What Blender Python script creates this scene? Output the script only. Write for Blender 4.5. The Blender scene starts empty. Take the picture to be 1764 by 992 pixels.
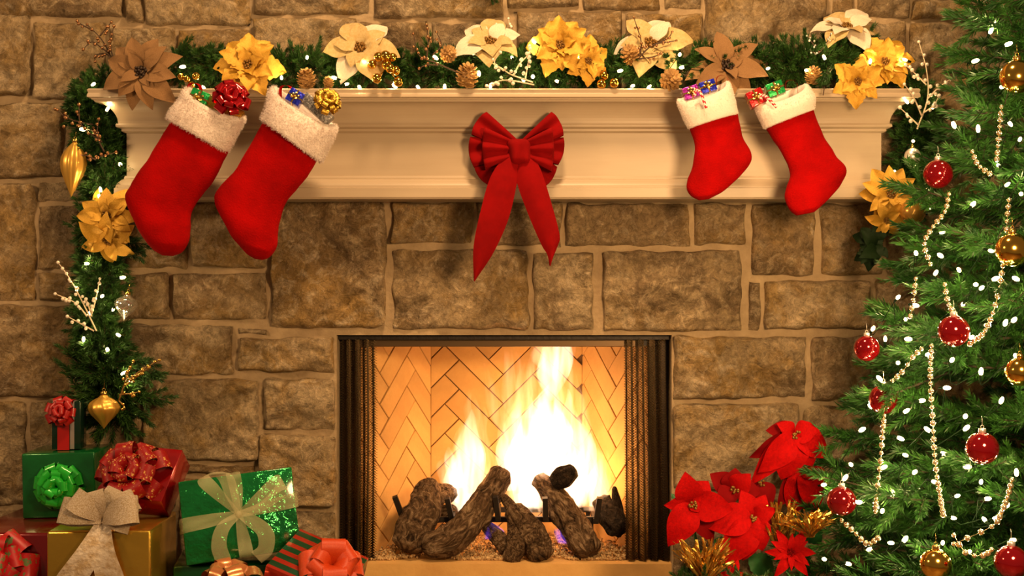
import bpy, bmesh, math, random
import numpy as np
from mathutils import Vector, Matrix, Euler, noise

sc = bpy.context.scene
COL = sc.collection
PI = math.pi
V = Vector
random.seed(7)

# ------------------------------------------------------------------ camera
S, D, ZC = 540.0, 4.0, 0.88           # pixels per metre on the wall plane y=0, camera distance, camera height
cam_d = bpy.data.cameras.new('camera')
cam = bpy.data.objects.new('camera', cam_d)
COL.objects.link(cam)
cam.location = (0, -D, ZC)
cam.rotation_euler = (PI / 2, 0, 0)
cam_d.sensor_width = 36
cam_d.lens = 36 * D / (1764 / S)
cam_d.clip_start = 0.05
sc.camera = cam

# ------------------------------------------------------------------ world, room lamps and fill, exposure
w = bpy.data.worlds.new('room_dusk')
sc.world = w
w.use_nodes = True
w.node_tree.nodes['Background'].inputs[0].default_value = (1.0, 0.66, 0.36, 1)
w.node_tree.nodes['Background'].inputs[1].default_value = 0.16
sc.view_settings.view_transform = 'Standard'
sc.view_settings.look = 'None'
sc.view_settings.exposure = 0.0
sc.view_settings.gamma = 1
sc.view_settings.use_curve_mapping = False
sc.cycles.max_bounces = 6
sc.cycles.diffuse_bounces = 3
sc.cycles.glossy_bounces = 3
sc.cycles.transmission_bounces = 6
sc.cycles.transparent_max_bounces = 12
sc.cycles.volume_bounces = 0
sc.cycles.sample_clamp_indirect = 4.0
sc.cycles.use_light_tree = True


def area_light(name, loc, target, size, power, color):
    l = bpy.data.lights.new(name, 'AREA')
    l.shape = 'DISK'
    l.size = size
    l.energy = power
    l.color = color
    o = bpy.data.objects.new(name, l)
    COL.objects.link(o)
    o.location = loc
    o.rotation_euler = (V(target) - V(loc)).to_track_quat('-Z', 'Y').to_euler()
    return o


LAMP = (1, 0.63, 0.31)
area_light('room_lamp_left', (-2.7, -2.0, 1.9), (-0.2, 0, 0.9), 0.5, 30, LAMP)
area_light('room_fill_right', (0.95, -2.5, 1.25), (0.6, 0, 0.65), 0.45, 56, (1, 0.60, 0.27))  # fill set low and orange, adding tree and fire glow to the wall
area_light('room_ceiling_lamp', (0.1, -1.35, 3.3), (0.1, -0.2, 0.9), 0.45, 74, LAMP)

# ------------------------------------------------------------------ placing, meshes, materials


def P(px, py, y=0.0):
    """the world point seen at photograph pixel (px, py) when it stands at depth y"""
    k = (D + y) / D / S
    return V(((px - 882) * k, y, ZC + (496 - py) * k))


def M(px, y=0.0):
    return px / S * (D + y) / D


def catmull(pts, n):
    pts = [V(p) for p in pts]
    if len(pts) == 2:
        return [pts[0].lerp(pts[1], i / (n - 1)) for i in range(n)]
    out = []
    m = len(pts) - 1
    for i in range(n):
        t = i / (n - 1) * m
        k = min(int(t), m - 1)
        f = t - k
        p1, p2 = pts[k], pts[k + 1]
        p0 = pts[k - 1] if k > 0 else p1 * 2 - p2
        p3 = pts[k + 2] if k + 2 <= m else p2 * 2 - p1
        out.append(0.5 * ((2 * p1) + (p2 - p0) * f + (2 * p0 - 5 * p1 + 4 * p2 - p3) * f * f + (3 * p1 - p0 - 3 * p2 + p3) * f ** 3))
    return out


def lerp_list(vals, n):
    return [v[0] for v in catmull([(x, 0, 0) for x in vals], n)]


class MB:
    def __init__(self):
        self.v, self.f, self.m = [], [], []

    def add(self, vs, fs, mi=0):
        b = len(self.v)
        self.v += [V(p) for p in vs]
        for f in fs:
            self.f.append(tuple(i + b for i in f))
            self.m.append(mi)
        return self

    def grid(self, rows, closed=False, mi=0):
        n, m = len(rows), len(rows[0])
        fs = []
        for i in range(n - 1):
            for j in range(m if closed else m - 1):
                k = (j + 1) % m
                fs.append((i * m + j, i * m + k, (i + 1) * m + k, (i + 1) * m + j))
        return self.add([p for r in rows for p in r], fs, mi)

    def tube(self, pts, rad, n=6, mi=0, caps=True, rough=0.0, seed=0):
        pts = [V(p) for p in pts]
        if not hasattr(rad, '__len__'):
            rad = [rad] * len(pts)
        t0 = (pts[1] - pts[0]).normalized()
        up = V((0, 0, 1)) if abs(t0.z) < 0.9 else V((0, 1, 0))
        rows = []
        nrm = t0.cross(up).normalized()
        for i, p in enumerate(pts):
            t = (pts[min(i + 1, len(pts) - 1)] - pts[max(i - 1, 0)]).normalized()
            nrm = (nrm - t * nrm.dot(t)).normalized()
            b = t.cross(nrm)
            r = []
            for j in range(n):
                a = 2 * PI * j / n
                d = nrm * math.cos(a) + b * math.sin(a)
                q = p + d * rad[i]
                if rough:
                    h = noise.fractal(V((q.x * 12, q.y * 12, q.z * 12 + seed)), 0.9, 2.1, 4) + 0.8 * (0.5 - abs(noise.noise(V((math.cos(a) * 2.4 + seed, math.sin(a) * 2.4, i * 0.16)))) * 2.2)
                    q += d * rad[i] * rough * h
                r.append(q)
            rows.append(r)
        self.grid(rows, True, mi)
        if caps:
            b0 = len(self.v) - len(pts) * n
            self.f.append(tuple(b0 + j for j in reversed(range(n))))
            self.m.append(mi)
            self.f.append(tuple(b0 + (len(pts) - 1) * n + j for j in range(n)))
            self.m.append(mi)
        return self

    def ball(self, c, r, seg=10, rings=6, mi=0, sx=(1, 1, 1)):
        c = V(c)
        vs = [c + V((0, 0, r * sx[2]))]
        for i in range(1, rings):
            th = PI * i / rings
            for j in range(seg):
                a = 2 * PI * j / seg
                vs.append(c + V((r * sx[0] * math.sin(th) * math.cos(a), r * sx[1] * math.sin(th) * math.sin(a), r * sx[2] * math.cos(th))))
        vs.append(c - V((0, 0, r * sx[2])))
        fs = []
        for j in range(seg):
            k = (j + 1) % seg
            fs.append((0, 1 + j, 1 + k))
            for i in range(rings - 2):
                a, b = 1 + i * seg, 1 + (i + 1) * seg
                fs.append((a + j, b + j, b + k, a + k))
            fs.append((1 + (rings - 2) * seg + j, len(vs) - 1, 1 + (rings - 2) * seg + k))
        return self.add(vs, fs, mi)

    def box(self, lo, hi, mi=0):
        x0, y0, z0 = lo
        x1, y1, z1 = hi
        vs = [(x0, y0, z0), (x1, y0, z0), (x1, y1, z0), (x0, y1, z0), (x0, y0, z1), (x1, y0, z1), (x1, y1, z1), (x0, y1, z1)]
        return self.add(vs, [(0, 3, 2, 1), (4, 5, 6, 7), (0, 1, 5, 4), (1, 2, 6, 5), (2, 3, 7, 6), (3, 0, 4, 7)], mi)

    def lathe(self, prof, n=20, mi=0, twist=None):
        rows = []
        for k, (r, z) in enumerate(prof):
            row = []
            for j in range(n):
                a = 2 * PI * j / n
                rr = r
                if twist:
                    rr = r * (1 + twist[0] * math.sin(a * twist[1] + z * twist[2]))
                row.append((rr * math.cos(a), rr * math.sin(a), z))
            rows.append(row)
        return self.grid(rows, True, mi)

    def xf(self, mat):
        self.v = [mat @ p for p in self.v]
        return self

    def build(self, name, mat, parent=None, smooth=True, local=False, loc=None, bevel=0):
        me = bpy.data.meshes.new(name)
        off = V((0, 0, 0))
        if not local:
            if parent is not None:
                q = parent
                while q:
                    off = off + q.location
                    q = q.parent
            if loc is not None:
                off = V(loc)
        me.from_pydata([p - off for p in self.v], [], self.f)
        if bevel:
            bm = bmesh.new()
            bm.from_mesh(me)
            bmesh.ops.bevel(bm, geom=bm.edges[:], offset=bevel, segments=2, affect='EDGES', profile=0.5)
            bm.to_mesh(me)
            bm.free()
        mats = mat if isinstance(mat, (list, tuple)) else [mat]
        for x in mats:
            me.materials.append(x)
        if len(mats) > 1 and not bevel:
            me.polygons.foreach_set('material_index', self.m)
        if smooth:
            me.polygons.foreach_set('use_smooth', [True] * len(me.polygons))
        o = bpy.data.objects.new(name, me)
        COL.objects.link(o)
        if loc is not None and parent is None:
            o.location = loc
        elif loc is not None:
            q = parent
            pl = V((0, 0, 0))
            while q:
                pl = pl + q.location
                q = q.parent
            o.location = V(loc) - pl
        if parent is not None:
            o.parent = parent
        return o


def obj_from(name, me, parent, mat4=None):
    o = bpy.data.objects.new(name, me)
    COL.objects.link(o)
    o.parent = parent
    if mat4 is not None:
        o.matrix_local = mat4
    return o


def quads(name, Vx, mat, parent=None, loc=(0, 0, 0)):
    """fast mesh of loose quads: Vx is an (n, 4, 3) array in world space"""
    n = len(Vx)
    me = bpy.data.meshes.new(name)
    me.vertices.add(n * 4)
    me.loops.add(n * 4)
    me.polygons.add(n)
    off = np.array(loc)
    me.vertices.foreach_set('co', (Vx - off).astype(np.float32).ravel())
    me.loops.foreach_set('vertex_index', np.arange(n * 4, dtype=np.int32))
    me.polygons.foreach_set('loop_start', np.arange(0, n * 4, 4, dtype=np.int32))
    me.update(calc_edges=True)
    me.materials.append(mat)
    o = bpy.data.objects.new(name, me)
    COL.objects.link(o)
    if parent is not None:
        o.parent = parent
        q = parent
        pl = V((0, 0, 0))
        while q:
            pl = pl + q.location
            q = q.parent
        o.location = V(loc) - pl
    else:
        o.location = loc
    return o


def tag(o, label=None, cat=None, group=None, kind=None):
    if label:
        o['label'] = label
    if cat:
        o['category'] = cat
    if group:
        o['group'] = group
    if kind:
        o['kind'] = kind
    return o


def empty(name, loc, label, cat, group=None, rot=None):
    o = bpy.data.objects.new(name, None)
    COL.objects.link(o)
    o.empty_display_size = 0.05
    o.location = loc
    if rot is not None:
        o.rotation_euler = rot
    return tag(o, label, cat, group)


def mat(name, col, rough=0.5, metal=0.0, col2=None, nscale=8.0, bump=None, emit=None, sheen=0, coat=0, trans=0, alpha=1, spec=None, stretch=None, contrast=(0.35, 0.65), rand=0, world=False, sub=0):
    m = bpy.data.materials.new(name)
    m.use_nodes = True
    nt = m.node_tree
    b = nt.nodes['Principled BSDF']
    N, L = nt.nodes, nt.links
    b.inputs['Base Color'].default_value = (*col, 1)
    b.inputs['Roughness'].default_value = rough
    b.inputs['Metallic'].default_value = metal
    b.inputs['Sheen Weight'].default_value = sheen
    b.inputs['Coat Weight'].default_value = coat
    b.inputs['Coat Roughness'].default_value = 0.08
    b.inputs['Transmission Weight'].default_value = trans
    b.inputs['Alpha'].default_value = alpha
    if sheen:
        b.inputs['Sheen Tint'].default_value = (*[min(1, c * 1.6 + 0.05) for c in col], 1)
    if spec is not None:
        b.inputs['Specular IOR Level'].default_value = spec
    if emit:
        b.inputs['Emission Color'].default_value = (*emit[0], 1)
        b.inputs['Emission Strength'].default_value = emit[1]
    if col2 is not None or bump or rand:
        if world:
            g = N.new('ShaderNodeNewGeometry')
            src = g.outputs['Position']
        else:
            tc = N.new('ShaderNodeTexCoord')
            src = tc.outputs['Object']
        mp = N.new('ShaderNodeMapping')
        if stretch:
            mp.inputs['Scale'].default_value = stretch
        L.new(src, mp.inputs[0])
        vec = mp.outputs[0]
    if col2 is not None:
        nz = N.new('ShaderNodeTexNoise')
        nz.inputs['Scale'].default_value = nscale
        nz.inputs['Detail'].default_value = 6
        nz.inputs['Roughness'].default_value = 0.65
        L.new(vec, nz.inputs['Vector'])
        rp = N.new('ShaderNodeValToRGB')
        rp.color_ramp.elements[0].position = contrast[0]
        rp.color_ramp.elements[0].color = (*col, 1)
        rp.color_ramp.elements[1].position = contrast[1]
        rp.color_ramp.elements[1].color = (*col2, 1)
        L.new(nz.outputs['Fac'], rp.inputs[0])
        out = rp.outputs[0]
        if rand:
            oi = N.new('ShaderNodeObjectInfo')
            mr = N.new('ShaderNodeMapRange')
            mr.inputs['To Min'].default_value = 1 - rand
            mr.inputs['To Max'].default_value = 1 + rand
            L.new(oi.outputs['Random'], mr.inputs[0])
            hs = N.new('ShaderNodeHueSaturation')
            L.new(mr.outputs[0], hs.inputs['Value'])
            L.new(out, hs.inputs['Color'])
            out = hs.outputs[0]
        L.new(out, b.inputs['Base Color'])
    if bump:
        nb = N.new('ShaderNodeTexNoise')
        nb.inputs['Scale'].default_value = bump[0]
        nb.inputs['Detail'].default_value = 5
        L.new(vec, nb.inputs['Vector'])
        bp = N.new('ShaderNodeBump')
        bp.inputs['Strength'].default_value = bump[1]
        bp.inputs['Distance'].default_value = bump[2] if len(bump) > 2 else 0.005
        L.new(nb.outputs['Fac'], bp.inputs['Height'])
        L.new(bp.outputs[0], b.inputs['Normal'])
    return m


def stone_material():
    m = bpy.data.materials.new('split_limestone')
    m.use_nodes = True
    nt = m.node_tree
    N, L = nt.nodes, nt.links
    b = N['Principled BSDF']
    b.inputs['Roughness'].default_value = 0.88
    b.inputs['Specular IOR Level'].default_value = 0.25
    tc = N.new('ShaderNodeTexCoord')
    oi = N.new('ShaderNodeObjectInfo')
    ml = N.new('ShaderNodeMath')
    ml.operation = 'MULTIPLY'
    ml.inputs[1].default_value = 40
    L.new(oi.outputs['Random'], ml.inputs[0])
    ad = N.new('ShaderNodeVectorMath')
    L.new(tc.outputs['Object'], ad.inputs[0])
    L.new(ml.outputs[0], ad.inputs[1])
    vec = ad.outputs[0]

    def nz(scale, detail, rough=0.6, dist=0.0):
        n = N.new('ShaderNodeTexNoise')
        n.inputs['Scale'].default_value = scale
        n.inputs['Detail'].default_value = detail
        n.inputs['Roughness'].default_value = rough
        n.inputs['Distortion'].default_value = dist
        L.new(vec, n.inputs['Vector'])
        return n.outputs['Fac']

    def ramp(fac, stops):
        r = N.new('ShaderNodeValToRGB')
        e = r.color_ramp.elements
        e[0].position, e[0].color = stops[0][0], (*stops[0][1], 1)
        e[1].position, e[1].color = stops[-1][0], (*stops[-1][1], 1)
        for p, c in stops[1:-1]:
            x = e.new(p)
            x.color = (*c, 1)
        L.new(fac, r.inputs[0])
        return r.outputs[0]

    def mix(fac, a, bb, mode='MIX'):
        x = N.new('ShaderNodeMix')
        x.data_type = 'RGBA'
        x.blend_type = mode
        if hasattr(fac, 'is_linked') or not isinstance(fac, float):
            L.new(fac, x.inputs[0])
        else:
            x.inputs[0].default_value = fac
        L.new(a, x.inputs[6])
        L.new(bb, x.inputs[7])
        return x.outputs[2]

    basecol = ramp(oi.outputs['Random'], [(0, (0.42, 0.29, 0.16)), (0.35, (0.52, 0.38, 0.22)), (0.7, (0.62, 0.47, 0.29)), (1, (0.48, 0.33, 0.17))])
    stain = ramp(nz(7, 4, 0.6, 0.6), [(0.42, (0, 0, 0)), (0.57, (1, 1, 1))])
    ochre = ramp(nz(3, 2), [(0.40, (0.46, 0.28, 0.085)), (0.60, (0.22, 0.145, 0.08))])
    scm = N.new('ShaderNodeMath')
    scm.operation = 'MULTIPLY'
    scm.inputs[1].default_value = 0.75
    L.new(stain, scm.inputs[0])
    c1 = mix(scm.outputs[0], basecol, ochre)
    light = ramp(nz(13, 9, 0.78, 1.4), [(0.50, (0, 0, 0)), (0.64, (0.9, 0.9, 0.9))])
    pale = ramp(nz(5, 2), [(0.3, (0.74, 0.60, 0.43)), (0.7, (0.70, 0.53, 0.32))])
    c2 = mix(light, c1, pale)
    grain = ramp(nz(40, 10, 0.9, 0.8), [(0.36, (0.34, 0.32, 0.30)), (0.60, (1.28, 1.26, 1.2))])
    c3 = mix(1.0, c2, grain, 'MULTIPLY')
    L.new(c3, b.inputs['Base Color'])
    mh = N.new('ShaderNodeMath')
    mh.operation = 'ADD'
    L.new(nz(22, 10, 0.72, 0.5), mh.inputs[0])
    vo = N.new('ShaderNodeTexVoronoi')
    vo.inputs['Scale'].default_value = 34
    L.new(vec, vo.inputs['Vector'])
    ms = N.new('ShaderNodeMath')
    ms.operation = 'MULTIPLY'
    ms.inputs[1].default_value = 0.22
    L.new(vo.outputs['Distance'], ms.inputs[0])
    L.new(ms.outputs[0], mh.inputs[1])
    bp = N.new('ShaderNodeBump')
    bp.inputs['Strength'].default_value = 1.0
    bp.inputs['Distance'].default_value = 0.045
    L.new(mh.outputs[0], bp.inputs['Height'])
    L.new(bp.outputs[0], b.inputs['Normal'])
    return m


def flame_material(name, col, strength, scale=(16, 16, 3.2), lo=0.42, hi=0.72):
    m = bpy.data.materials.new(name)
    m.use_nodes = True
    nt = m.node_tree
    N, L = nt.nodes, nt.links
    N.remove(N['Principled BSDF'])
    e = N.new('ShaderNodeEmission')
    e.inputs[0].default_value = (*col, 1)
    tc = N.new('ShaderNodeTexCoord')
    mp = N.new('ShaderNodeMapping')
    mp.inputs['Scale'].default_value = scale
    L.new(tc.outputs['Object'], mp.inputs[0])
    nz = N.new('ShaderNodeTexNoise')
    nz.inputs['Scale'].default_value = 1.0
    nz.inputs['Detail'].default_value = 3
    nz.inputs['Distortion'].default_value = 0.7
    L.new(mp.outputs[0], nz.inputs['Vector'])
    mr = N.new('ShaderNodeMapRange')
    mr.inputs['From Min'].default_value = lo
    mr.inputs['From Max'].default_value = hi
    mr.inputs['To Min'].default_value = 0
    mr.inputs['To Max'].default_value = strength
    L.new(nz.outputs['Fac'], mr.inputs[0])
    L.new(mr.outputs[0], e.inputs[1])
    L.new(e.outputs[0], N['Material Output'].inputs['Volume'])
    return m


def stripe_material(name, c1, c2, scale, axis='X', rough=0.3, metal=0.0, thr=0.5, coat=0.3, rot=0.0):
    m = mat(name, c1, rough, metal, coat=coat)
    nt = m.node_tree
    N, L = nt.nodes, nt.links
    tc = N.new('ShaderNodeTexCoord')
    mp = N.new('ShaderNodeMapping')
    mp.inputs['Rotation'].default_value = (0, rot, 0)
    L.new(tc.outputs['Object'], mp.inputs[0])
    wv = N.new('ShaderNodeTexWave')
    wv.bands_direction = axis
    wv.inputs['Scale'].default_value = scale
    L.new(mp.outputs[0], wv.inputs['Vector'])
    rp = N.new('ShaderNodeValToRGB')
    rp.color_ramp.interpolation = 'CONSTANT'
    rp.color_ramp.elements[0].color = (*c1, 1)
    rp.color_ramp.elements[1].position = thr
    rp.color_ramp.elements[1].color = (*c2, 1)
    L.new(wv.outputs['Fac'], rp.inputs[0])
    L.new(rp.outputs[0], N['Principled BSDF'].inputs['Base Color'])
    return m


def bark_material(name, dark, mid, pale):
    m = mat(name, mid, 0.92, spec=0.15)
    nt = m.node_tree
    N, L = nt.nodes, nt.links
    uv = N.new('ShaderNodeUVMap')
    oi = N.new('ShaderNodeObjectInfo')
    mp = N.new('ShaderNodeMapping')
    mp.inputs['Scale'].default_value = (7, 16, 1)
    L.new(uv.outputs[0], mp.inputs[0])
    L.new(oi.outputs['Random'], mp.inputs['Location'])
    nz = N.new('ShaderNodeTexNoise')
    nz.inputs['Scale'].default_value = 1.0
    nz.inputs['Detail'].default_value = 8
    nz.inputs['Roughness'].default_value = 0.7
    nz.inputs['Distortion'].default_value = 1.2
    L.new(mp.outputs[0], nz.inputs['Vector'])
    r = N.new('ShaderNodeValToRGB')
    e = r.color_ramp.elements
    e[0].position, e[0].color = 0.36, (*dark, 1)
    e[1].position, e[1].color = 0.72, (*pale, 1)
    x = e.new(0.50)
    x.color = (*mid, 1)
    L.new(nz.outputs['Fac'], r.inputs[0])
    b = N['Principled BSDF']
    L.new(r.outputs[0], b.inputs['Base Color'])
    bp = N.new('ShaderNodeBump')
    bp.inputs['Strength'].default_value = 1.0
    bp.inputs['Distance'].default_value = 0.03
    L.new(nz.outputs['Fac'], bp.inputs['Height'])
    L.new(bp.outputs[0], b.inputs['Normal'])
    return m


MT = {
    'stone': stone_material(),
    'mortar': mat('mortar', (0.30, 0.215, 0.125), 0.95, col2=(0.42, 0.31, 0.185), nscale=14, bump=(60, 0.6, 0.006), world=True, spec=0.1),
    'floor': mat('hearth_slate', (0.10, 0.06, 0.035), 0.5, col2=(0.16, 0.10, 0.06), nscale=6, bump=(20, 0.3)),
    'mantel': mat('cream_paint', (0.43, 0.33, 0.225), 0.42, col2=(0.48, 0.375, 0.26), nscale=3, stretch=(0.3, 1, 4)),
    'brick': mat('refractory_brick', (0.56, 0.31, 0.095), 0.9, col2=(0.66, 0.385, 0.125), nscale=9, bump=(70, 0.3, 0.003), rand=0.12),
    'groove': mat('sooty_groove', (0.16, 0.085, 0.03), 0.95),
    'iron': mat('black_iron', (0.022, 0.016, 0.012), 0.5, 0.4, bump=(60, 0.3)),
    'bronze': mat('bronze_rail', (0.16, 0.10, 0.05), 0.35, 0.7),
    'chain': mat('chain_mesh', (0.17, 0.11, 0.052), 0.32, 0.95),
    'bark': bark_material('charred_bark', (0.020, 0.011, 0.006), (0.15, 0.085, 0.042), (0.58, 0.40, 0.24)),  # palest tone paints lit tan edges into the bark colour
    'char': bark_material('charcoal', (0.008, 0.006, 0.004), (0.035, 0.022, 0.014), (0.11, 0.07, 0.04)),
    'gravel': mat('lava_gravel', (0.26, 0.15, 0.06), 0.9, col2=(0.62, 0.42, 0.20), nscale=90, contrast=(0.4, 0.6)),
    'velvet': mat('red_velvet', (0.25, 0.0015, 0.002), 0.9, sheen=0.05, col2=(0.18, 0.001, 0.0015), nscale=12, spec=0.1),
    'plush': mat('red_plush', (0.38, 0.002, 0.002), 0.95, sheen=0.05, col2=(0.23, 0.0015, 0.0015), nscale=7, bump=(220, 0.5, 0.004), spec=0.05),  # darker patches put fold shading, along with nap variation, into the colour
    'fur': mat('white_plush', (0.86, 0.76, 0.70), 0.95, sheen=0.2, col2=(0.74, 0.62, 0.56), nscale=26, bump=(120, 0.6, 0.006), spec=0.05),
    'felt': mat('pale_felt', (0.85, 0.74, 0.66), 0.95, sheen=0.1, bump=(180, 0.35, 0.003), spec=0.05),
    'needle': mat('pine_needle', (0.013, 0.045, 0.008), 0.5, col2=(0.040, 0.110, 0.016), nscale=14, spec=0.3),
    'needle_tree': mat('tree_needle', (0.012, 0.060, 0.009), 0.42, col2=(0.042, 0.145, 0.018), nscale=9, spec=0.4),
    'stem': mat('brown_stem', (0.06, 0.03, 0.015), 0.8),
    'trunk': mat('trunk_bark', (0.05, 0.035, 0.02), 0.9, bump=(30, 0.6)),
    'burlap': mat('burlap_petal', (0.22, 0.11, 0.04), 0.9, col2=(0.30, 0.16, 0.062), nscale=40, bump=(200, 0.5, 0.002)),
    'burlap_dark': mat('burlap_center', (0.035, 0.018, 0.01), 0.5, 0.3),
    'goldleaf': mat('gold_fabric', (0.58, 0.30, 0.025), 0.36, 0.4, col2=(0.74, 0.42, 0.05), nscale=25, bump=(70, 0.4, 0.003)),
    'goldcenter': mat('gold_center', (0.22, 0.11, 0.02), 0.45, 0.5),
    'cream': mat('cream_petal', (0.48, 0.33, 0.12), 0.85, col2=(0.56, 0.42, 0.20), nscale=10, contrast=(0.4, 0.62)),
    'ivory': mat('ivory_petal', (0.64, 0.53, 0.38), 0.85, col2=(0.74, 0.65, 0.52), nscale=22),
    'cone': mat('pine_cone', (0.26, 0.13, 0.04), 0.6, 0.15, col2=(0.55, 0.32, 0.10), nscale=50),
    'gold': mat('gold_ball', (0.80, 0.46, 0.07), 0.12, 1.0),
    'goldmatte': mat('gold_bead', (0.72, 0.45, 0.12), 0.22, 1.0),
    'palegold': mat('pale_gold_bead', (0.88, 0.70, 0.40), 0.2, 0.9, coat=0.3),
    'amber': mat('amber_glass', (0.62, 0.33, 0.06), 0.25, 0.7, coat=0.4),
    'satin': mat('satin_gold', (0.70, 0.40, 0.07), 0.36, 0.6, coat=0.2),
    'redball': mat('red_ball', (0.36, 0.004, 0.010), 0.08, 0.75, coat=0.6),
    'silver': mat('silver_cap', (0.85, 0.80, 0.72), 0.3, 0.8),
    'pearl': mat('pearl_bead', (0.85, 0.74, 0.60), 0.25, 0.1, coat=0.4),
    'whitestem': mat('white_stem', (0.75, 0.60, 0.42), 0.5),
    'brownbead': mat('bronze_bead', (0.36, 0.18, 0.08), 0.25, 0.8),
    'glass': mat('clear_glass', (1, 0.92, 0.80), 0.06, 0.35, trans=0.8, coat=0.8),
    'wire': mat('green_wire', (0.004, 0.012, 0.004), 0.8, spec=0.05),
    'bulb': mat('fairy_bulb', (1, 0.8, 0.45), 0.3, emit=((1, 0.72, 0.30), 14)),
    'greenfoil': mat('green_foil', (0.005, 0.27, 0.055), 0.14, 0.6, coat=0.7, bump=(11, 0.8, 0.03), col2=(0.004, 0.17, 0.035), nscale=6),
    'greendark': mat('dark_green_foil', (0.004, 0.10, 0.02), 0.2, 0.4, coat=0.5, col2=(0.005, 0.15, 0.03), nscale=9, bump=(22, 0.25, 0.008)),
    'greenribbon': mat('green_ribbon', (0.015, 0.42, 0.03), 0.3, 0.1, coat=0.4),
    'redfoil': mat('red_foil', (0.30, 0.006, 0.008), 0.18, 0.4, coat=0.6, bump=(14, 0.3, 0.01)),
    'reddark': mat('dark_red_foil', (0.17, 0.003, 0.006), 0.22, 0.3, coat=0.5),
    'redribbon': mat('red_ribbon', (0.34, 0.003, 0.003), 0.4, 0.0, coat=0.12),
    'redshiny': mat('red_metallic_ribbon', (0.50, 0.006, 0.012), 0.14, 0.7, coat=0.5),
    'redprint': mat('red_ribbon_gold_print', (0.25, 0.002, 0.003), 0.5, 0.0, spec=0.3, col2=(0.62, 0.34, 0.09), nscale=7, contrast=(0.57, 0.60)),
    'redgreenprint': mat('red_ribbon_green_print', (0.40, 0.006, 0.010), 0.4, 0.0, col2=(0.10, 0.16, 0.05), nscale=6, contrast=(0.55, 0.58)),
    'goldfoil': mat('gold_foil', (0.60, 0.36, 0.05), 0.24, 0.85, bump=(26, 0.25, 0.006)),
    'silverribbon': mat('silver_ribbon', (0.52, 0.38, 0.22), 0.42, 0.15, col2=(0.70, 0.60, 0.48), nscale=30, contrast=(0.42, 0.58), bump=(70, 0.8, 0.006)),
    'organza': mat('cream_organza', (0.62, 0.58, 0.32), 0.6, alpha=0.33),
    'orange': mat('orange_organza', (0.62, 0.065, 0.004), 0.5, alpha=0.82, col2=(0.50, 0.032, 0.003), nscale=30),
    'blue': mat('blue_foil', (0.01, 0.02, 0.50), 0.2, 0.5, coat=0.5, bump=(160, 0.5, 0.004)),
    'purple': mat('purple_foil', (0.36, 0.015, 0.36), 0.2, 0.5, coat=0.5, bump=(160, 0.5, 0.004)),
    'silverglitter': mat('silver_glitter', (0.16, 0.15, 0.15), 0.4, 0.6, col2=(0.60, 0.58, 0.56), nscale=260, contrast=(0.5, 0.62)),
    'minired': mat('small_red_foil', (0.50, 0.008, 0.010), 0.2, 0.4, coat=0.5, bump=(160, 0.4, 0.004)),
    'minigreen': mat('small_green_foil', (0.01, 0.36, 0.07), 0.2, 0.5, coat=0.5, bump=(160, 0.5, 0.004)),
    'cane_white': mat('candy_white', (0.85, 0.75, 0.68), 0.3),
    'cane_red': mat('candy_red', (0.60, 0.02, 0.03), 0.3),
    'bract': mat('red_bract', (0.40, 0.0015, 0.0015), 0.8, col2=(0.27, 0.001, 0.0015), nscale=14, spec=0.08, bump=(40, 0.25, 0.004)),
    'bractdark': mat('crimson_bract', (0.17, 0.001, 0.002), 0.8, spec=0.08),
    'leaf': mat('green_leaf', (0.015, 0.10, 0.02), 0.5, col2=(0.02, 0.14, 0.03), nscale=10),
    'darkleaf': mat('dark_leaf', (0.006, 0.016, 0.004), 0.6, spec=0.1),
    'tinsel': mat('gold_tinsel', (0.70, 0.42, 0.08), 0.25, 0.9),
    'core': flame_material('flame_core', (1.0, 0.74, 0.50), 34, (26, 26, 5), 0.34, 0.66),
    'fire': flame_material('flame_fire', (1.0, 0.52, 0.24), 34),
    'wisp': flame_material('flame_wisp', (1.0, 0.58, 0.32), 20, (26, 26, 3.4), 0.45, 0.75),
    'gasflame': flame_material('gas_flame', (0.22, 0.10, 1.0), 26, (40, 40, 20), 0.4, 0.7),
}
# ------------------------------------------------------------------ the setting: wall, stones, hearth floor
FLOOR_Z = -0.15
OX0, OX1 = P(580, 0).x, P(1157, 0).x
OZ0, OZ1 = 0.0, P(0, 577).z
mb = MB()
WX0, WX1 = -2.5, 2.6
mb.box((WX0, 0, FLOOR_Z), (OX0, 0.10, 2.6))
mb.box((OX1, 0, FLOOR_Z), (WX1, 0.10, 2.6))
mb.box((OX0, 0, OZ1), (OX1, 0.10, 2.6))
mb.box((OX0, 0, FLOOR_Z), (OX1, 0.10, -0.06))
wall = tag(mb.build('wall_back', MT['mortar'], smooth=False), kind='structure')
mb = MB().box((-2.5, -3.2, FLOOR_Z - 0.05), (2.6, 0.1, FLOOR_Z))
floor = tag(mb.build('floor', MT['floor'], smooth=False), kind='structure')

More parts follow.
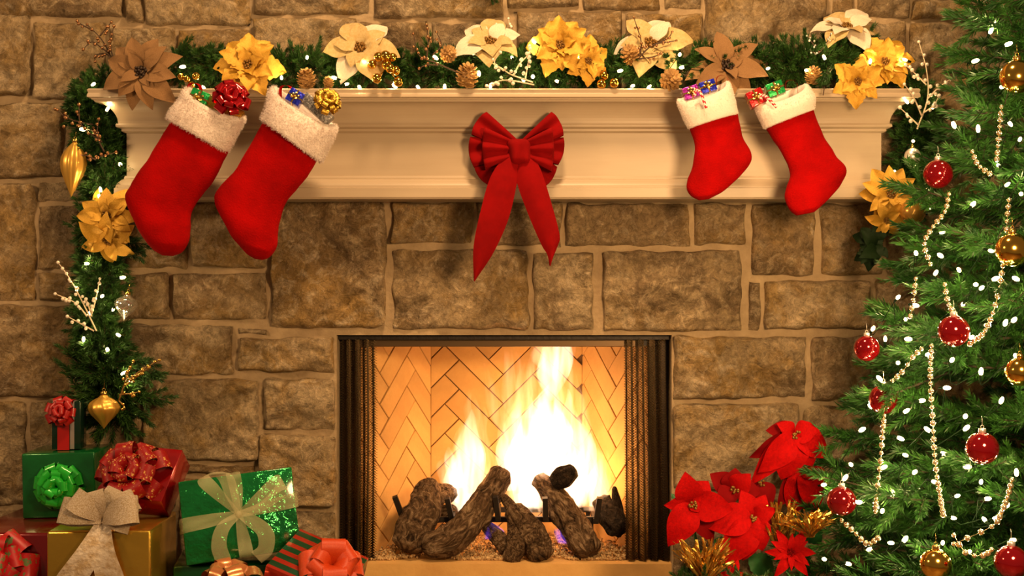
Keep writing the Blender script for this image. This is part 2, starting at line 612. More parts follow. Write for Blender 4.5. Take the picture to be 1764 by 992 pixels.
STONES = [
    # above and left of the mantel
    (-90, -60, 213, 30), (217, -60, 247, 42), (251, -60, 432, 44), (437, -60, 638, 27), (643, -60, 868, 33), (873, -60, 1000, 15), (1004, -60, 1137, 19),
    (1142, -60, 1208, 17), (1213, -60, 1424, 100), (1430, -60, 1472, 34), (1476, -60, 1566, 33), (1570, 0, 1674, 35), (1570, -60, 1674, -4), (1679, -60, 1850, 40),
    (-90, 24, 52, 166), (57, 38, 181, 172), (186, 46, 303, 150), (307, 49, 430, 160), (435, 31, 616, 160), (620, 38, 738, 160), (742, 39, 884, 160), (889, 20, 1072, 160),
    (1076, 24, 1209, 160), (1213, 104, 1424, 170), (1429, 38, 1560, 165), (1565, 40, 1700, 200), (1705, 45, 1850, 210),
    # left of the mantel
    (-90, 176, 112, 308), (117, 178, 182, 308), (187, 186, 244, 338), (-90, 313, 62, 519), (67, 314, 180, 347), (67, 352, 136, 464), (67, 469, 136, 519), (141, 352, 212, 464), (141, 469, 212, 552),
    (-90, 524, 152, 686), (157, 557, 218, 650), (-90, 691, 47, 872), (52, 690, 136, 800), (52, 805, 190, 872), (-90, 877, 120, 1060), (125, 877, 290, 1060), (141, 690, 240, 800), (157, 655, 240, 686),
    # below the mantel
    (217, 343, 326, 464), (331, 347, 461, 462), (217, 469, 294, 551), (299, 469, 461, 553), (466, 343, 666, 566), (223, 558, 403, 646), (411, 563, 460, 575), (410, 580, 577, 642),
    (245, 652, 447, 794), (455, 651, 578, 742), (447, 748, 579, 874), (310, 800, 440, 818), (195, 805, 305, 872), (310, 823, 440, 990), (498, 880, 580, 962), (295, 995, 490, 1060), (445, 880, 493, 990), (498, 967, 580, 1060),
    (674, 346, 816, 421), (821, 346, 968, 425), (973, 349, 1188, 425), (676, 429, 911, 569), (918, 434, 1022, 570), (1037, 431, 1278, 572), (1194, 349, 1284, 421), (1294, 349, 1403, 477), (1412, 349, 1520, 474),
    (1288, 483, 1311, 571), (1317, 483, 1500, 567), (1159, 579, 1389, 687), (1397, 578, 1500, 692), (1158, 694, 1376, 842), (1382, 699, 1520, 842), (1158, 848, 1300, 1060), (1306, 848, 1520, 1060),
    # right of the mantel, behind the garland and the tree
    (1502, 205, 1549, 335), (1554, 205, 1700, 270), (1705, 215, 1850, 330), (1554, 275, 1700, 345), (1525, 350, 1640, 474), (1645, 350, 1760, 474), (1765, 335, 1850, 474), (1505, 480, 1600, 572), (1605, 480, 1850, 572),
    (1506, 578, 1700, 692), (1705, 578, 1850, 692), (1526, 698, 1660, 842), (1665, 698, 1850, 842), (1526, 848, 1700, 1060), (1705, 848, 1850, 1060),
    # the wall goes on past the frame
    (-330, -60, -96, 100), (-330, 105, -96, 250), (-330, 255, -96, 470), (-330, 475, -96, 640), (-330, 645, -96, 860), (-330, 866, -96, 1060),
    (1856, -60, 2090, 130), (1856, 136, 2090, 330), (1856, 336, 2090, 560), (1856, 566, 2090, 790), (1856, 796, 2090, 1060),
    (-330, -260, -40, -66), (-34, -260, 260, -66), (266, -260, 480, -66), (486, -260, 790, -66), (796, -260, 1000, -66), (1006, -260, 1300, -66), (1306, -260, 1600, -66), (1606, -260, 1850, -66), (1856, -260, 2090, -66),
]


def stone(x0, y0, x1, y1, seed):
    rs = random.Random(seed)
    ww, hh = (x1 - x0) / S, (y1 - y0) / S
    c = P((x0 + x1) / 2, (y0 + y1) / 2)
    nu = max(8, min(54, int(ww / 0.0075)))
    nv = max(8, min(46, int(hh / 0.0075)))
    relief = rs.uniform(0.015, 0.027)
    ax_ = rs.uniform(-1, 1)
    tx, tz = rs.uniform(-0.05, 0.05), rs.uniform(-0.05, 0.05)
    chip = [(rs.uniform(-ww / 2, ww / 2), rs.choice((-1, 1)) * hh / 2, rs.uniform(0.02, 0.06), rs.uniform(0.006, 0.016)) for _ in range(5)]
    rows = []
    for j in range(nv + 1):
        r = []
        for i in range(nu + 1):
            u, v = 2 * i / nu - 1, 2 * j / nv - 1
            # denser rings at the rim
            u = math.copysign(1 - (1 - abs(u)) ** 1.25, u)
            v = math.copysign(1 - (1 - abs(v)) ** 1.25, v)
            uu = u * (1 - 0.045 * abs(v) ** 9 * min(1, hh / ww))
            vv = v * (1 - 0.045 * abs(u) ** 9 * min(1, ww / hh))
            x, z = uu * ww / 2, vv * hh / 2
            e = min(ww / 2 - abs(x), hh / 2 - abs(z))
            q = V((c.x + x, seed * 3.7, c.z + z))
            jit = 0.009
            edge = max(0.0, 1 - e / 0.03)
            xx = x + edge * jit * noise.noise(q * 16)
            zz = z + edge * jit * noise.noise(q * 16 + V((9, 3, 1)))
            t = min(1, e / (0.012 + 0.010 * noise.noise(q * 9)))
            t = math.sin(t * PI / 2)
            h = relief
            h += 0.016 * noise.fractal(V((q.x + ax_ * q.z, q.y, q.z - ax_ * 0.6 * q.x)) * 7, 0.9, 2.0, 3)
            rg = 1 - abs(noise.noise(q * 11 + V((0, 5, 0)))) * 2
            h += 0.008 * rg + 0.010 * noise.fractal(q * 26, 0.8, 2.0, 3)
            # broken facets: terraces
            tr = noise.noise(q * 7 + V((3, 1, 8)))
            h += 0.013 * (1 if tr > 0.12 else 0) * min(1, abs(tr - 0.12) * 8)
            h += tx * x + tz * z
            for (cx, cz, cr, cd) in chip:
                dd = math.hypot(x - cx, (z - cz) * 1.6)
                if dd < cr:
                    h -= cd * (1 - dd / cr)
            r.append((c.x + xx, 0.004 - max(0.007, h) * t if t > 0.01 else 0.012, c.z + zz))
        rows.append(r)
    MBo = MB().grid(rows)
    return MBo.build('stone', MT['stone'], wall, loc=c)


for k, s in enumerate(STONES):
    stone(*s, k + 1)

# ------------------------------------------------------------------ mantelpiece: moulded profile swept round three sides
FX0, FX1 = P(238, -0.12).x, P(1499, -0.12).x


def mould(name, prof, parent, mm):
    """prof: list of (out, z); out is the overhang beyond the frieze box (front y = -0.12 - out)"""
    rows = []
    for (o, z) in prof:
        rows.append([(FX0 - o, 0.0, z), (FX0 - o, -0.12 - o, z), (FX1 + o, -0.12 - o, z), (FX1 + o, 0.0, z)])
    mbb = MB()
    n = len(rows)
    # each edge separately so that the corners stay sharp
    for k in range(3):
        mbb.grid([[r[k], r[k + 1]] for r in rows])
    return mbb.build(name, mm, parent, smooth=False)


def zz(py, out):
    return P(0, py, -0.12 - out).z


mantel = empty('mantelpiece', ((FX0 + FX1) / 2, -0.06, zz(343, 0.03)), 'long cream painted mantelpiece with moulded shelf above the fireplace', 'mantelpiece')
OV = 0.092
zt = zz(152, OV)
prof = [(-0.12, zt), (OV - 0.004, zt), (OV, zt - 0.004)] + [(OV - 0.006 + 0.006 * math.sin(a), zt - 0.012 - 0.010 * (1 - math.cos(a))) for a in (0.5, 1.0, 1.57)] + \
       [(OV, zt - 0.026), (OV - 0.010, zt - 0.029), (OV - 0.010, zz(171, OV - 0.01)), (-0.12, zz(171, OV - 0.01))]
mould('shelf', prof, mantel, MT['mantel'])
z0, z1 = zz(171, OV - 0.01), zz(213, 0.02)
cove = [(-0.12, z0), (OV - 0.014, z0), (OV - 0.018, z0 - 0.006)] + [(OV - 0.022 - (OV - 0.042) * math.sin(t * PI / 2), z0 - 0.006 - (z0 - z1 - 0.006) * (1 - math.cos(t * PI / 2)) ** 0.9) for t in [i / 10 for i in range(11)]] + [(-0.12, z1)]
mould('crown_moulding', cove, mantel, MT['mantel'])
z2 = zz(229, 0.004)
led = [(-0.12, z1), (0.024, z1), (0.026, z1 - 0.004), (0.026, z1 - 0.010), (0.020, z1 - 0.013), (0.012, z1 - 0.015), (0.012, z1 - 0.022), (0.007, z1 - 0.025), (0.004, z2), (-0.12, z2)]
mould('ledge', led, mantel, MT['mantel'])
z3 = zz(303, 0.002)
mould('frieze_board', [(-0.12, z2), (0, z2), (0, z3), (-0.12, z3)], mantel, MT['mantel'])
z4 = zz(343, 0.026)
bot = [(-0.12, z3), (0.004, z3), (0.006, z3 - 0.006), (0.006, z3 - 0.010), (0.011, z3 - 0.012)] + [(0.011 + 0.015 * math.sin(t * PI / 2), z3 - 0.013 - 0.022 * t) for t in (0.2, 0.4, 0.6, 0.8, 1)] + \
      [(0.026, z3 - 0.038), (0.030, z3 - 0.040), (0.030, z4 + 0.006), (0.026, z4), (-0.12, z4)]
mould('base_moulding', bot, mantel, MT['mantel'])

# ------------------------------------------------------------------ firebox with herringbone brick panels
FB_Y0, FB_Y1 = 0.10, 0.46
BX0, BX1 = P(725, FB_Y1).x, P(1018, FB_Y1).x
TOPZ = OZ1
firebox = empty('firebox', ((BX0 + BX1) / 2, 0.3, 0.0), 'glowing firebox lined with herringbone brick panels', 'fireplace')
floor_mb = MB().box((OX0, 0.0, -0.06), (OX1, FB_Y1 + 0.05, 0.0))
hb = floor_mb.build('hearth_slab', MT['brick'], firebox, smooth=False)
MB().box((OX0 - 0.05, FB_Y0, TOPZ + 0.03), (OX1 + 0.05, FB_Y1 + 0.1, TOPZ + 0.06)).build('smoke_chamber', MT['groove'], firebox, smooth=False)


def clip(poly, lo, hi):
    for axis, lim, sgn in ((0, lo[0], 1), (0, hi[0], -1), (1, lo[1], 1), (1, hi[1], -1)):
        out = []
        for i in range(len(poly)):
            a, b = poly[i], poly[(i + 1) % len(poly)]
            da, db = sgn * (a[axis] - lim), sgn * (b[axis] - lim)
            if da >= 0:
                out.append(a)
            if (da >= 0) != (db >= 0):
                t = da / (da - db)
                out.append((a[0] + (b[0] - a[0]) * t, a[1] + (b[1] - a[1]) * t))
        poly = out
        if len(poly) < 3:
            return []
    return poly


def area(p):
    return 0.5 * sum(p[i][0] * p[(i + 1) % len(p)][1] - p[(i + 1) % len(p)][0] * p[i][1] for i in range(len(p)))


def herringbone(name, origin, ux, width, height, normal, bw, bl, ox, oy):
    """panel in the plane origin + ux*s + z*t, facing normal; its bricks are objects of their own"""
    ux, normal = V(ux).normalized(), V(normal).normalized()
    o = V(origin)
    back = MB()
    q = [o - normal * 0.004, o + ux * width - normal * 0.004, o + ux * width + V((0, 0, height)) - normal * 0.004, o + V((0, 0, height)) - normal * 0.004]
    back.add(q + [p - normal * 0.04 for p in q], [(0, 1, 2, 3), (4, 7, 6, 5), (0, 4, 5, 1), (1, 5, 6, 2), (2, 6, 7, 3), (3, 7, 4, 0)])
    pan = back.build(name, MT['groove'], firebox, smooth=False)
    c45 = math.sqrt(0.5)
    g = 0.0016
    for i in range(-16, 17):
        for k in range(-6, 7):
            tx, ty = i * bw + k * bl, i * bw - k * bl
            for rect in ((0, 0, bl, bw), (-bw, 0, 0, bl)):
                pts = [(rect[0] + g, rect[1] + g), (rect[2] - g, rect[1] + g), (rect[2] - g, rect[3] - g), (rect[0] + g, rect[3] - g)]
                poly = [((x + tx) * c45 - (y + ty) * c45 + ox, (x + tx) * c45 + (y + ty) * c45 + oy) for x, y in pts]
                poly = clip(poly, (0.002, 0.002), (width - 0.002, height - 0.002))
                if len(poly) < 3 or abs(area(poly)) < 0.0004:
                    continue
                n = len(poly)
                cx, cy = sum(p[0] for p in poly) / n, sum(p[1] for p in poly) / n
                h = random.uniform(0.003, 0.0055)
                top, mid, bo = [], [], []
                for x, y in poly:
                    d = V((x - cx, y - cy))
                    sh = 1 - 0.0025 / max(d.length, 0.01)
                    top.append(o + ux * (cx + d.x * sh) + V((0, 0, cy + d.y * sh)) + normal * h)
                    mid.append(o + ux * x + V((0, 0, y)) + normal * (h - 0.002))
                    bo.append(o + ux * x + V((0, 0, y)) - normal * 0.003)
                mbk = MB()
                fs = [tuple(range(n))] + [(n + a, n + (a + 1) % n, (a + 1) % n, a) for a in range(n)] + [(2 * n + a, 2 * n + (a + 1) % n, n + (a + 1) % n, n + a) for a in range(n)]
                mbk.add(top + mid + bo, fs)
                mbk.build('brick', MT['brick'], pan, smooth=False, loc=o + ux * cx + V((0, 0, cy)))


FRX0, FRX1 = OX0 + 0.06, OX1 - 0.06
herringbone('back_panel', (BX0, FB_Y1, 0.0), (1, 0, 0), BX1 - BX0, TOPZ + 0.03, (0, -1, 0), 0.074, 0.222, 0.26, 0.05)
lv = V((BX0 - FRX0, FB_Y1 - FB_Y0, 0))
herringbone('side_panel', (FRX0, FB_Y0, 0.0), lv, lv.length, TOPZ + 0.03, (lv.y, -lv.x, 0), 0.074, 0.222, 0.16, 0.02)
rv = V((FRX1 - BX1, FB_Y0 - FB_Y1, 0))
herringbone('side_panel', (BX1, FB_Y1, 0.0), rv, rv.length, TOPZ + 0.03, (rv.y, -rv.x, 0), 0.074, 0.222, 0.22, 0.02)

# metal surround: black side frames, bronze top rail
frame = empty('fireplace_frame', ((OX0 + OX1) / 2, 0.06, 0.0), 'black metal frame with bronze top rail around the fireplace opening', 'frame')
zr0, zr1 = P(0, 597, 0.06).z, P(0, 582, 0.06).z
MB().box((OX0 + 0.05, 0.055, zr0), (OX1 - 0.05, 0.085, zr1)).build('top_rail', MT['bronze'], frame, smooth=False, bevel=0.002)
MB().box((OX0 + 0.002, 0.03, zr1 - 0.004), (OX1 - 0.002, 0.10, OZ1 - 0.001)).build('hood', MT['iron'], frame, smooth=False)
MB().box((OX0 + 0.002, 0.075, 0.0), (FRX0 + 0.005, 0.115, OZ1)).build('side_frame', MT['iron'], frame, smooth=False)
MB().box((FRX1 - 0.005, 0.075, 0.0), (OX1 - 0.002, 0.115, OZ1)).build('side_frame', MT['iron'], frame, smooth=False)
MB().box((FRX1 - 0.045, 0.050, zr0 + 0.004), (FRX1 - 0.012, 0.056, zr1 - 0.003)).build('damper_handle', MT['iron'], frame, smooth=False)


def mesh_curtain(x0, x1, label, ph):
    """zigzag wire strands hung side by side on a pleated surface"""
    z0c, z1c = 0.004, OZ1 - 0.012
    t = empty('mesh_curtain', ((x0 + x1) / 2, 0.045, 0.0), label, 'curtain', 'mesh curtains of the fireplace')
    nst, nz_ = 54, 170
    folds = 3.5
    zs = np.linspace(z0c, z1c, nz_)
    VS, FS = [], []
    rad = 0.0015
    me_v = MB()
    for k in range(nst):
        pts = []
        for j in range(nz_):
            kk = k // 3 + (k % 3) / 3
            u = (kk + (0.5 if (j + k) % 2 else -0.5) * 1.25) / (nst // 3)
            sway = 0.012 * math.sin(zs[j] * 3.1 + ph) * (0.4 + u)
            x = x0 + (x1 - x0) * u + 0.006 * math.sin(u * folds * 2 * PI * 2 + ph) + sway * 0.4
            y = 0.043 + 0.005 * (k % 3) + 0.018 * math.sin(u * folds * 2 * PI + ph + 0.5 * math.sin(zs[j] * 2)) + (0.0012 if j % 2 else -0.0012)
            pts.append((x, y, zs[j]))
        # square-section strand made quickly
        b = len(me_v.v)
        for (x, y, z) in pts:
            me_v.v += [V((x - rad, y - rad, z)), V((x + rad, y - rad, z)), V((x, y + rad, z))]
        for j in range(nz_ - 1):
            a = b + j * 3
            for c in range(3):
                d = (c + 1) % 3
                me_v.f.append((a + c, a + d, a + 3 + d, a + 3 + c))
                me_v.m.append(0)
    o = me_v.build('chain_mesh', MT['chain'], t)
    tag(o, kind='stuff')
    rod = MB().tube([(x0 - 0.004, 0.045, z1c + 0.004), (x1 + 0.004, 0.045, z1c + 0.004)], 0.004, 8)
    rod.build('curtain_rod', MT['iron'], t)


mesh_curtain(P(587, 0.045).x, P(641, 0.045).x, 'black chain mesh fire curtain gathered on the side nearest the gifts', 0.3)
mesh_curtain(P(1080, 0.045).x, P(1149, 0.045).x, 'black chain mesh fire curtain gathered on the side nearest the poinsettias', 1.9)

# ------------------------------------------------------------------ grate, logs, gravel, flames
grate = empty('fire_grate', P(860, 960, 0.2), 'black iron fire grate with five upright prongs behind the front logs', 'grate')
for (xa, ya, xb, yb) in ((680, 855, 694, 893), (770, 858, 778, 893), (853, 855, 858, 893), (939, 857, 940, 895), (1033, 857, 1027, 898)):
    a, b = P(xa, ya, 0.105), P(xb, yb, 0.125)
    m_ = MB()
    r = 0.0085
    c = V((b.x, 0.36, b.z))
    for p, q in ((a, b), (b, c)):
        d = (q - p).normalized()
        sx = d.cross(V((0, 1, 0) if abs(d.y) < 0.8 else (0, 0, 1))).normalized()
        sy = d.cross(sx)
        vs = [e + sx * i * r + sy * j * r for e in (p, q) for i, j in ((-1, -1), (1, -1), (1, 1), (-1, 1))]
        m_.add(vs, [(0, 1, 2, 3), (4, 7, 6, 5), (0, 4, 5, 1), (1, 5, 6, 2), (2, 6, 7, 3), (3, 7, 4, 0)])
    m_.build('prong', MT['iron'], grate, smooth=False)
for yb in (0.15, 0.33):
    MB().box((P(690, 0.15).x, yb, 0.105), (P(1030, 0.15).x, yb + 0.018, 0.122)).build('cross_bar', MT['iron'], grate, smooth=False)
for px in (705, 1015):
    for yb in (0.152, 0.332):
        x = P(px, 0, 0.15).x
        MB().box((x, yb, 0.0), (x + 0.014, yb + 0.014, 0.106)).build('leg', MT['iron'], grate, smooth=False)


def log(label, spine, rad, mm='bark', branch=None, rough=0.30, seed=0):
    pts = [P(*p) for p in spine]
    n = 26
    path = catmull(pts, n)
    rr = lerp_list([M(r, spine[0][2]) for r in rad], n)
    rr = [rr[0] * 0.55] + rr[1:-1] + [rr[-1] * 0.72]
    base = min(pts, key=lambda p: p.z)
    t = empty('log', base, label, 'log', 'logs on the fire')
    def limb(path, rr, sg, name, sd):
        path2 = catmull(path, 46)
        r2 = lerp_list(rr, 46)
        up = V((0.1, 1, 0.2))
        rows, dist = [], 0.0
        for i, p in enumerate(path2):
            tg = (path2[min(i + 1, 45)] - path2[max(i - 1, 0)]).normalized()
            n1 = (up - tg * up.dot(tg)).normalized()
            n2 = tg.cross(n1)
            if i:
                dist += (p - path2[i - 1]).length
            r = []
            for j in range(sg):
                a_ = 2 * PI * j / sg
                d = n1 * math.cos(a_) + n2 * math.sin(a_)
                q = V((math.cos(a_) * 2.2 + sd, math.sin(a_) * 2.2, dist * 9))
                q3 = V((math.cos(a_) * 5.0 + sd, math.sin(a_) * 5.0, dist * 13))
                h = 0.9 * noise.noise(q) + 0.75 * (0.35 - abs(noise.noise(q3)) * 1.6) + 0.35 * noise.noise(q3 * 2.7)
                r.append(p + d * r2[i] * (1 + rough * h))
            rows.append(r)
        for s_, k_ in ((0.7, 0.15), (0.25, 0.02)):
            c0, c1 = path2[0], path2[-1]
            rows.insert(0, [c0 + (p - c0) * s_ - (path2[1] - c0).normalized() * r2[0] * k_ for p in rows[0 if s_ == 0.7 else 1]])
            rows.append([c1 + (p - c1) * s_ + (c1 - path2[-2]).normalized() * r2[-1] * k_ for p in rows[-1 if s_ == 0.7 else -2]])
        m_ = MB().grid(rows, True)
        nr = len(rows)
        m_.f += [tuple(reversed(range(sg))), tuple((nr - 1) * sg + j for j in range(sg))]
        m_.m += [0, 0]
        o = m_.build(name, MT[mm], t)
        uvl = o.data.uv_layers.new(name='UVMap')
        for poly in o.data.polygons:
            for li in poly.loop_indices:
                vi = o.data.loops[li].vertex_index
                uvl.data[li].uv = ((0.5 - abs((vi % sg) / sg - 0.5)) * 2, (vi // sg) * 0.012 + sd)
        return o
    limb(path, rr, 30, 'bark', seed * 5.3)
    if branch:
        for sp, rd in branch:
            p2 = catmull([P(*p) for p in sp], 14)
            r2 = lerp_list([M(r, sp[0][2]) for r in rd], 14)
            r2[-1] *= 0.75
            limb(p2, r2, 22, 'branch_stub', seed * 5.3 + 2)
    return t


log('thick gnarled charred log leaning at the end of the fire nearest the gifts', [(700, 948, .06), (716, 905, .10), (732, 868, .15), (741, 828, .20)], [24, 33, 30, 17], branch=[([(728, 868, .16), (760, 852, .2), (782, 850, .24)], [20, 17, 13])], seed=1)
log('pale ash-coated small log lying behind the gnarled log', [(690, 905, .27), (740, 888, .25), (786, 880, .22)], [14, 15, 12], seed=9)
log('long bent log rising from the gravel to the highest point of the log pile', [(728, 942, .045), (775, 930, .06), (815, 893, .10), (840, 855, .15), (868, 812, .20)], [18, 25, 26, 24, 20], seed=2)
log('forked short log with a dark knot hole standing in the middle of the fire', [(880, 872, .10), (905, 905, .08), (922, 932, .06), (938, 962, .04)], [15, 24, 23, 21], branch=[([(893, 900, .09), (892, 935, .06), (878, 968, .035)], [18, 17, 14]), ([(890, 885, .10), (872, 862, .11), (868, 852, .11)], [11, 8, 5])], seed=3)
log('straight furrowed log leaning on the grate toward the poinsettia side', [(925, 822, .24), (952, 850, .19), (985, 900, .12), (1018, 953, .05)], [13, 19, 24, 22], seed=4)
log('dark burnt log end beside the mesh curtain near the poinsettias', [(1035, 862, .24), (1052, 890, .18), (1070, 914, .13)], [16, 21, 16], 'char', seed=5)
log('black charred chunk up in the flames on top of the pile', [(952, 834, .175), (970, 822, .17), (990, 808, .165)], [11, 17, 11], 'char', seed=6, rough=0.3)
log('small dark log lying low between the bent log and the forked log', [(838, 905, .16), (862, 930, .11), (872, 950, .08)], [10, 13, 10], 'bark', seed=7)
log('thin split of wood standing against the brick beside the mesh curtain', [(1058, 838, .20), (1064, 880, .19), (1066, 925, .18)], [4, 10, 5], 'char', seed=8, rough=0.1)

rg = np.random.default_rng(3)
n = 4200
gx = rg.uniform(FRX0 - 0.02, FRX1 + 0.02, n)
gy = 0.05 + 0.38 * rg.random(n) ** 1.9
ok = (gx > BX0 - (FB_Y1 - gy) * 0.45) & (gx < BX1 + (FB_Y1 - gy) * 0.45) & (gy > 0.055 + 0.025 * np.sin(gx * 17))
gx, gy = gx[ok], gy[ok]
mg = MB()
oct_f = [(0, 1, 2), (0, 2, 3), (0, 3, 4), (0, 4, 1), (5, 2, 1), (5, 3, 2), (5, 4, 3), (5, 1, 4)]
for x, y in zip(gx, gy):
    r = random.uniform(0.0028, 0.0068)
    hgt = 0.022 * max(0, math.sin(min(1, (y - 0.05) / 0.12) * PI / 2)) * random.random() + 0.002
    base = [(0, 0, 1), (1, 0, 0), (0, 1, 0), (-1, 0, 0), (0, -1, 0), (0, 0, -1)]
    ro = Euler((random.random() * 6, random.random() * 6, random.random() * 6)).to_matrix()
    mg.add([V((x, y, hgt + r * 0.5)) + ro @ (V(b) * r * random.uniform(0.7, 1.25)) for b in base], oct_f)
tag(mg.build('gravel', MT['gravel'], smooth=False, loc=(0, 0.15, 0.0)), 'loose tan lava gravel strewn under the logs in the firebox', 'gravel', kind='stuff')

fire = empty('fire', P(900, 890, 0.25), 'bright white and orange flames leaping above the logs', 'fire')


def flame(spine, rad, mm, depth=0.7, seed=0, name='flame'):
    n, sg = 26, 20
    y0 = spine[0][2] if len(spine[0]) > 2 else 0.24
    path = catmull([P(p[0], p[1], p[2] if len(p) > 2 else 0.24) for p in spine], n)
    rr = lerp_list([M(r, y0) for r in rad], n)
    rows = []
    for i in range(n):
        r = []
        for j in range(sg):
            a = 2 * PI * j / sg
            q = V((math.cos(a) * 1.3 + seed * 3, math.sin(a) * 1.3, path[i].z * 7))
            k = 1 + 0.38 * noise.noise(q) + 0.15 * noise.noise(q * 2.3)
            lean = 0.012 * noise.noise(V((seed * 2.1, 0, path[i].z * 11)))
            r.append(path[i] + V((rr[i] * k * math.cos(a) + lean, rr[i] * k * depth * math.sin(a), 0)))
        rows.append(r)
    m_ = MB().grid(rows, True)
    b = 0
    m_.f.append(tuple(reversed(range(sg))))
    m_.m.append(0)
    m_.f.append(tuple((n - 1) * sg + j for j in range(sg)))
    m_.m.append(0)
    return m_.build(name, MT[mm], fire, loc=path[n // 3])


def env(x, tab):
    for (x0, y0), (x1, y1) in zip(tab, tab[1:]):
        if x0 <= x <= x1:
            return y0 + (y1 - y0) * (x - x0) / (x1 - x0)
    return tab[-1][1]


TOPS = [(764, 775), (785, 735), (805, 668), (818, 655), (835, 690), (855, 735), (872, 660), (892, 610), (915, 575), (945, 560), (975, 575), (995, 600), (1010, 650), (1028, 715), (1046, 752), (1058, 800)]
frs = random.Random(41)
FX = [(771 + 9.5 * i + frs.uniform(-5, 5)) for i in range(9)] + [(868 + 9.0 * i + frs.uniform(-5, 5)) for i in range(21)]
for k, fx in enumerate(FX):
    top = env(fx, TOPS) + frs.uniform(-8, 34)
    base = 885 - frs.uniform(0, 20)
    y = frs.uniform(0.20, 0.31)
    lean = (812 - fx) * 0.5 if fx < 858 else (945 - fx) * 0.22
    hgt = base - top
    sw = frs.uniform(-9, 9)
    bx = fx + (fx - (806 if fx < 858 else 950)) * -0.12
    flame([(bx, base, y), (fx + sw * .5, base - hgt * .3, y), (fx - sw + lean * .25, base - hgt * .62, y), (fx + sw * .6 + lean * .7, base - hgt * .86, y), (fx + lean, top, y)], [9, 18, 15, 8, 1.2], 'fire' if k % 3 else 'wisp', seed=k + 50)
flame([(800, 892), (799, 850), (803, 795), (811, 745), (812, 705)], [12, 27, 30, 16, 2], 'core', seed=21)
flame([(784, 840), (776, 800), (774, 770)], [12, 15, 2], 'core', seed=25)
flame([(912, 875, .27), (922, 815, .27), (934, 755, .27), (942, 700, .27), (952, 655, .27)], [24, 46, 48, 30, 4], 'core', seed=22)
flame([(985, 872, .25), (997, 825, .25), (994, 770, .25), (980, 715, .25), (978, 670, .25)], [24, 36, 30, 14, 2], 'core', seed=23)
flame([(1030, 872, .24), (1030, 830, .24), (1038, 790, .24)], [14, 20, 2], 'core', seed=24)
flame([(895, 760, .26), (864, 715, .26), (848, 670, .26), (834, 625, .26)], [26, 22, 12, 2], 'wisp', seed=7)
flame([(908, 720, .28), (890, 670, .28), (882, 630, .28), (872, 585, .28)], [30, 24, 16, 4], 'wisp', seed=8)
flame([(960, 660, .26), (952, 620, .26), (960, 580, .26), (958, 540, .26)], [3, 30, 26, 10], 'fire', seed=9)
flame([(948, 690, .25), (954, 645, .25), (962, 600, .25), (966, 555, .25)], [3, 27, 24, 10], 'core', seed=31)
flame([(882, 845, .26), (880, 790, .26), (886, 735, .26), (897, 690, .26)], [10, 23, 18, 2], 'core', seed=32)
flame([(905, 905, .14), (898, 880, .15), (900, 850, .17)], [8, 18, 12], 'core', seed=10)
flame([(925, 905, .17), (920, 870, .18), (905, 830, .2)], [10, 16, 6], 'fire', seed=11)
flame([(815, 905, .1), (808, 880, .12), (806, 850, .15)], [8, 14, 8], 'core', seed=12)
g1 = flame([(842, 928, .13), (848, 915, .13), (846, 900, .13)], [14, 16, 4], 'gasflame', seed=14, name='blue_flame')
tag(g1, 'violet blue gas flame')
g2 = flame([(975, 935, .12), (970, 918, .12), (962, 900, .13)], [18, 18, 4], 'gasflame', seed=15, name='blue_flame')
tag(g2, 'violet blue gas flame')


def point_light(name, loc, power, color, radius):
    l = bpy.data.lights.new(name, 'POINT')
    l.energy = power
    l.color = color
    l.shadow_soft_size = radius
    o = bpy.data.objects.new(name, l)
    COL.objects.link(o)
    o.location = loc
    return o


FIRE_P = 1.6
point_light('flame_light', P(930, 730, 0.27), FIRE_P * 1.3, (1, 0.42, 0.085), 0.06)
point_light('flame_light', P(804, 790, 0.24), FIRE_P * 0.7, (1, 0.42, 0.085), 0.05)
point_light('flame_light', P(1015, 820, 0.22), FIRE_P * 0.8, (1, 0.42, 0.085), 0.05)
# ------------------------------------------------------------------ needles
NR = np.random.default_rng(11)


def sprig_proto(n, L, nl, wid):
    t = NR.uniform(0.02, 1, n)
    a = NR.uniform(0, 2 * PI, n)
    ang = np.radians(NR.uniform(28, 62, n)) * (1.05 - 0.55 * t)
    ln = nl * NR.uniform(0.75, 1.1, n)
    d = np.stack([np.cos(ang), np.sin(ang) * np.cos(a), np.sin(ang) * np.sin(a)], 1)
    b = np.stack([t * L, 0 * t, 0 * t], 1)
    rv = NR.normal(size=(n, 3))
    wv = np.cross(d, rv)
    wv /= np.linalg.norm(wv, axis=1)[:, None] + 1e-9
    mid = b + d * (ln * 0.45)[:, None]
    tip = b + d * ln[:, None]
    tip[:, 2] -= ln * 0.08
    return np.stack([b, mid + wv * wid, tip, mid - wv * wid], 1)


TREE_PROTO = [sprig_proto(105, 0.13, 0.033, 0.0021) for _ in range(6)]
GAR_PROTO = [sprig_proto(100, 0.075, 0.024, 0.0015) for _ in range(6)]


def place_sprig(proto, p, d, s=1.0):
    d = V(d).normalized()
    up = V((NR.normal(), NR.normal(), NR.normal()))
    s1 = d.cross(up).normalized()
    s2 = d.cross(s1)
    R = np.array([d, s1, s2])          # rows
    A = proto[NR.integers(len(proto))]
    return (A * s) @ R + np.array(p)


def rnd():
    return V((NR.normal(), NR.normal(), NR.normal()))


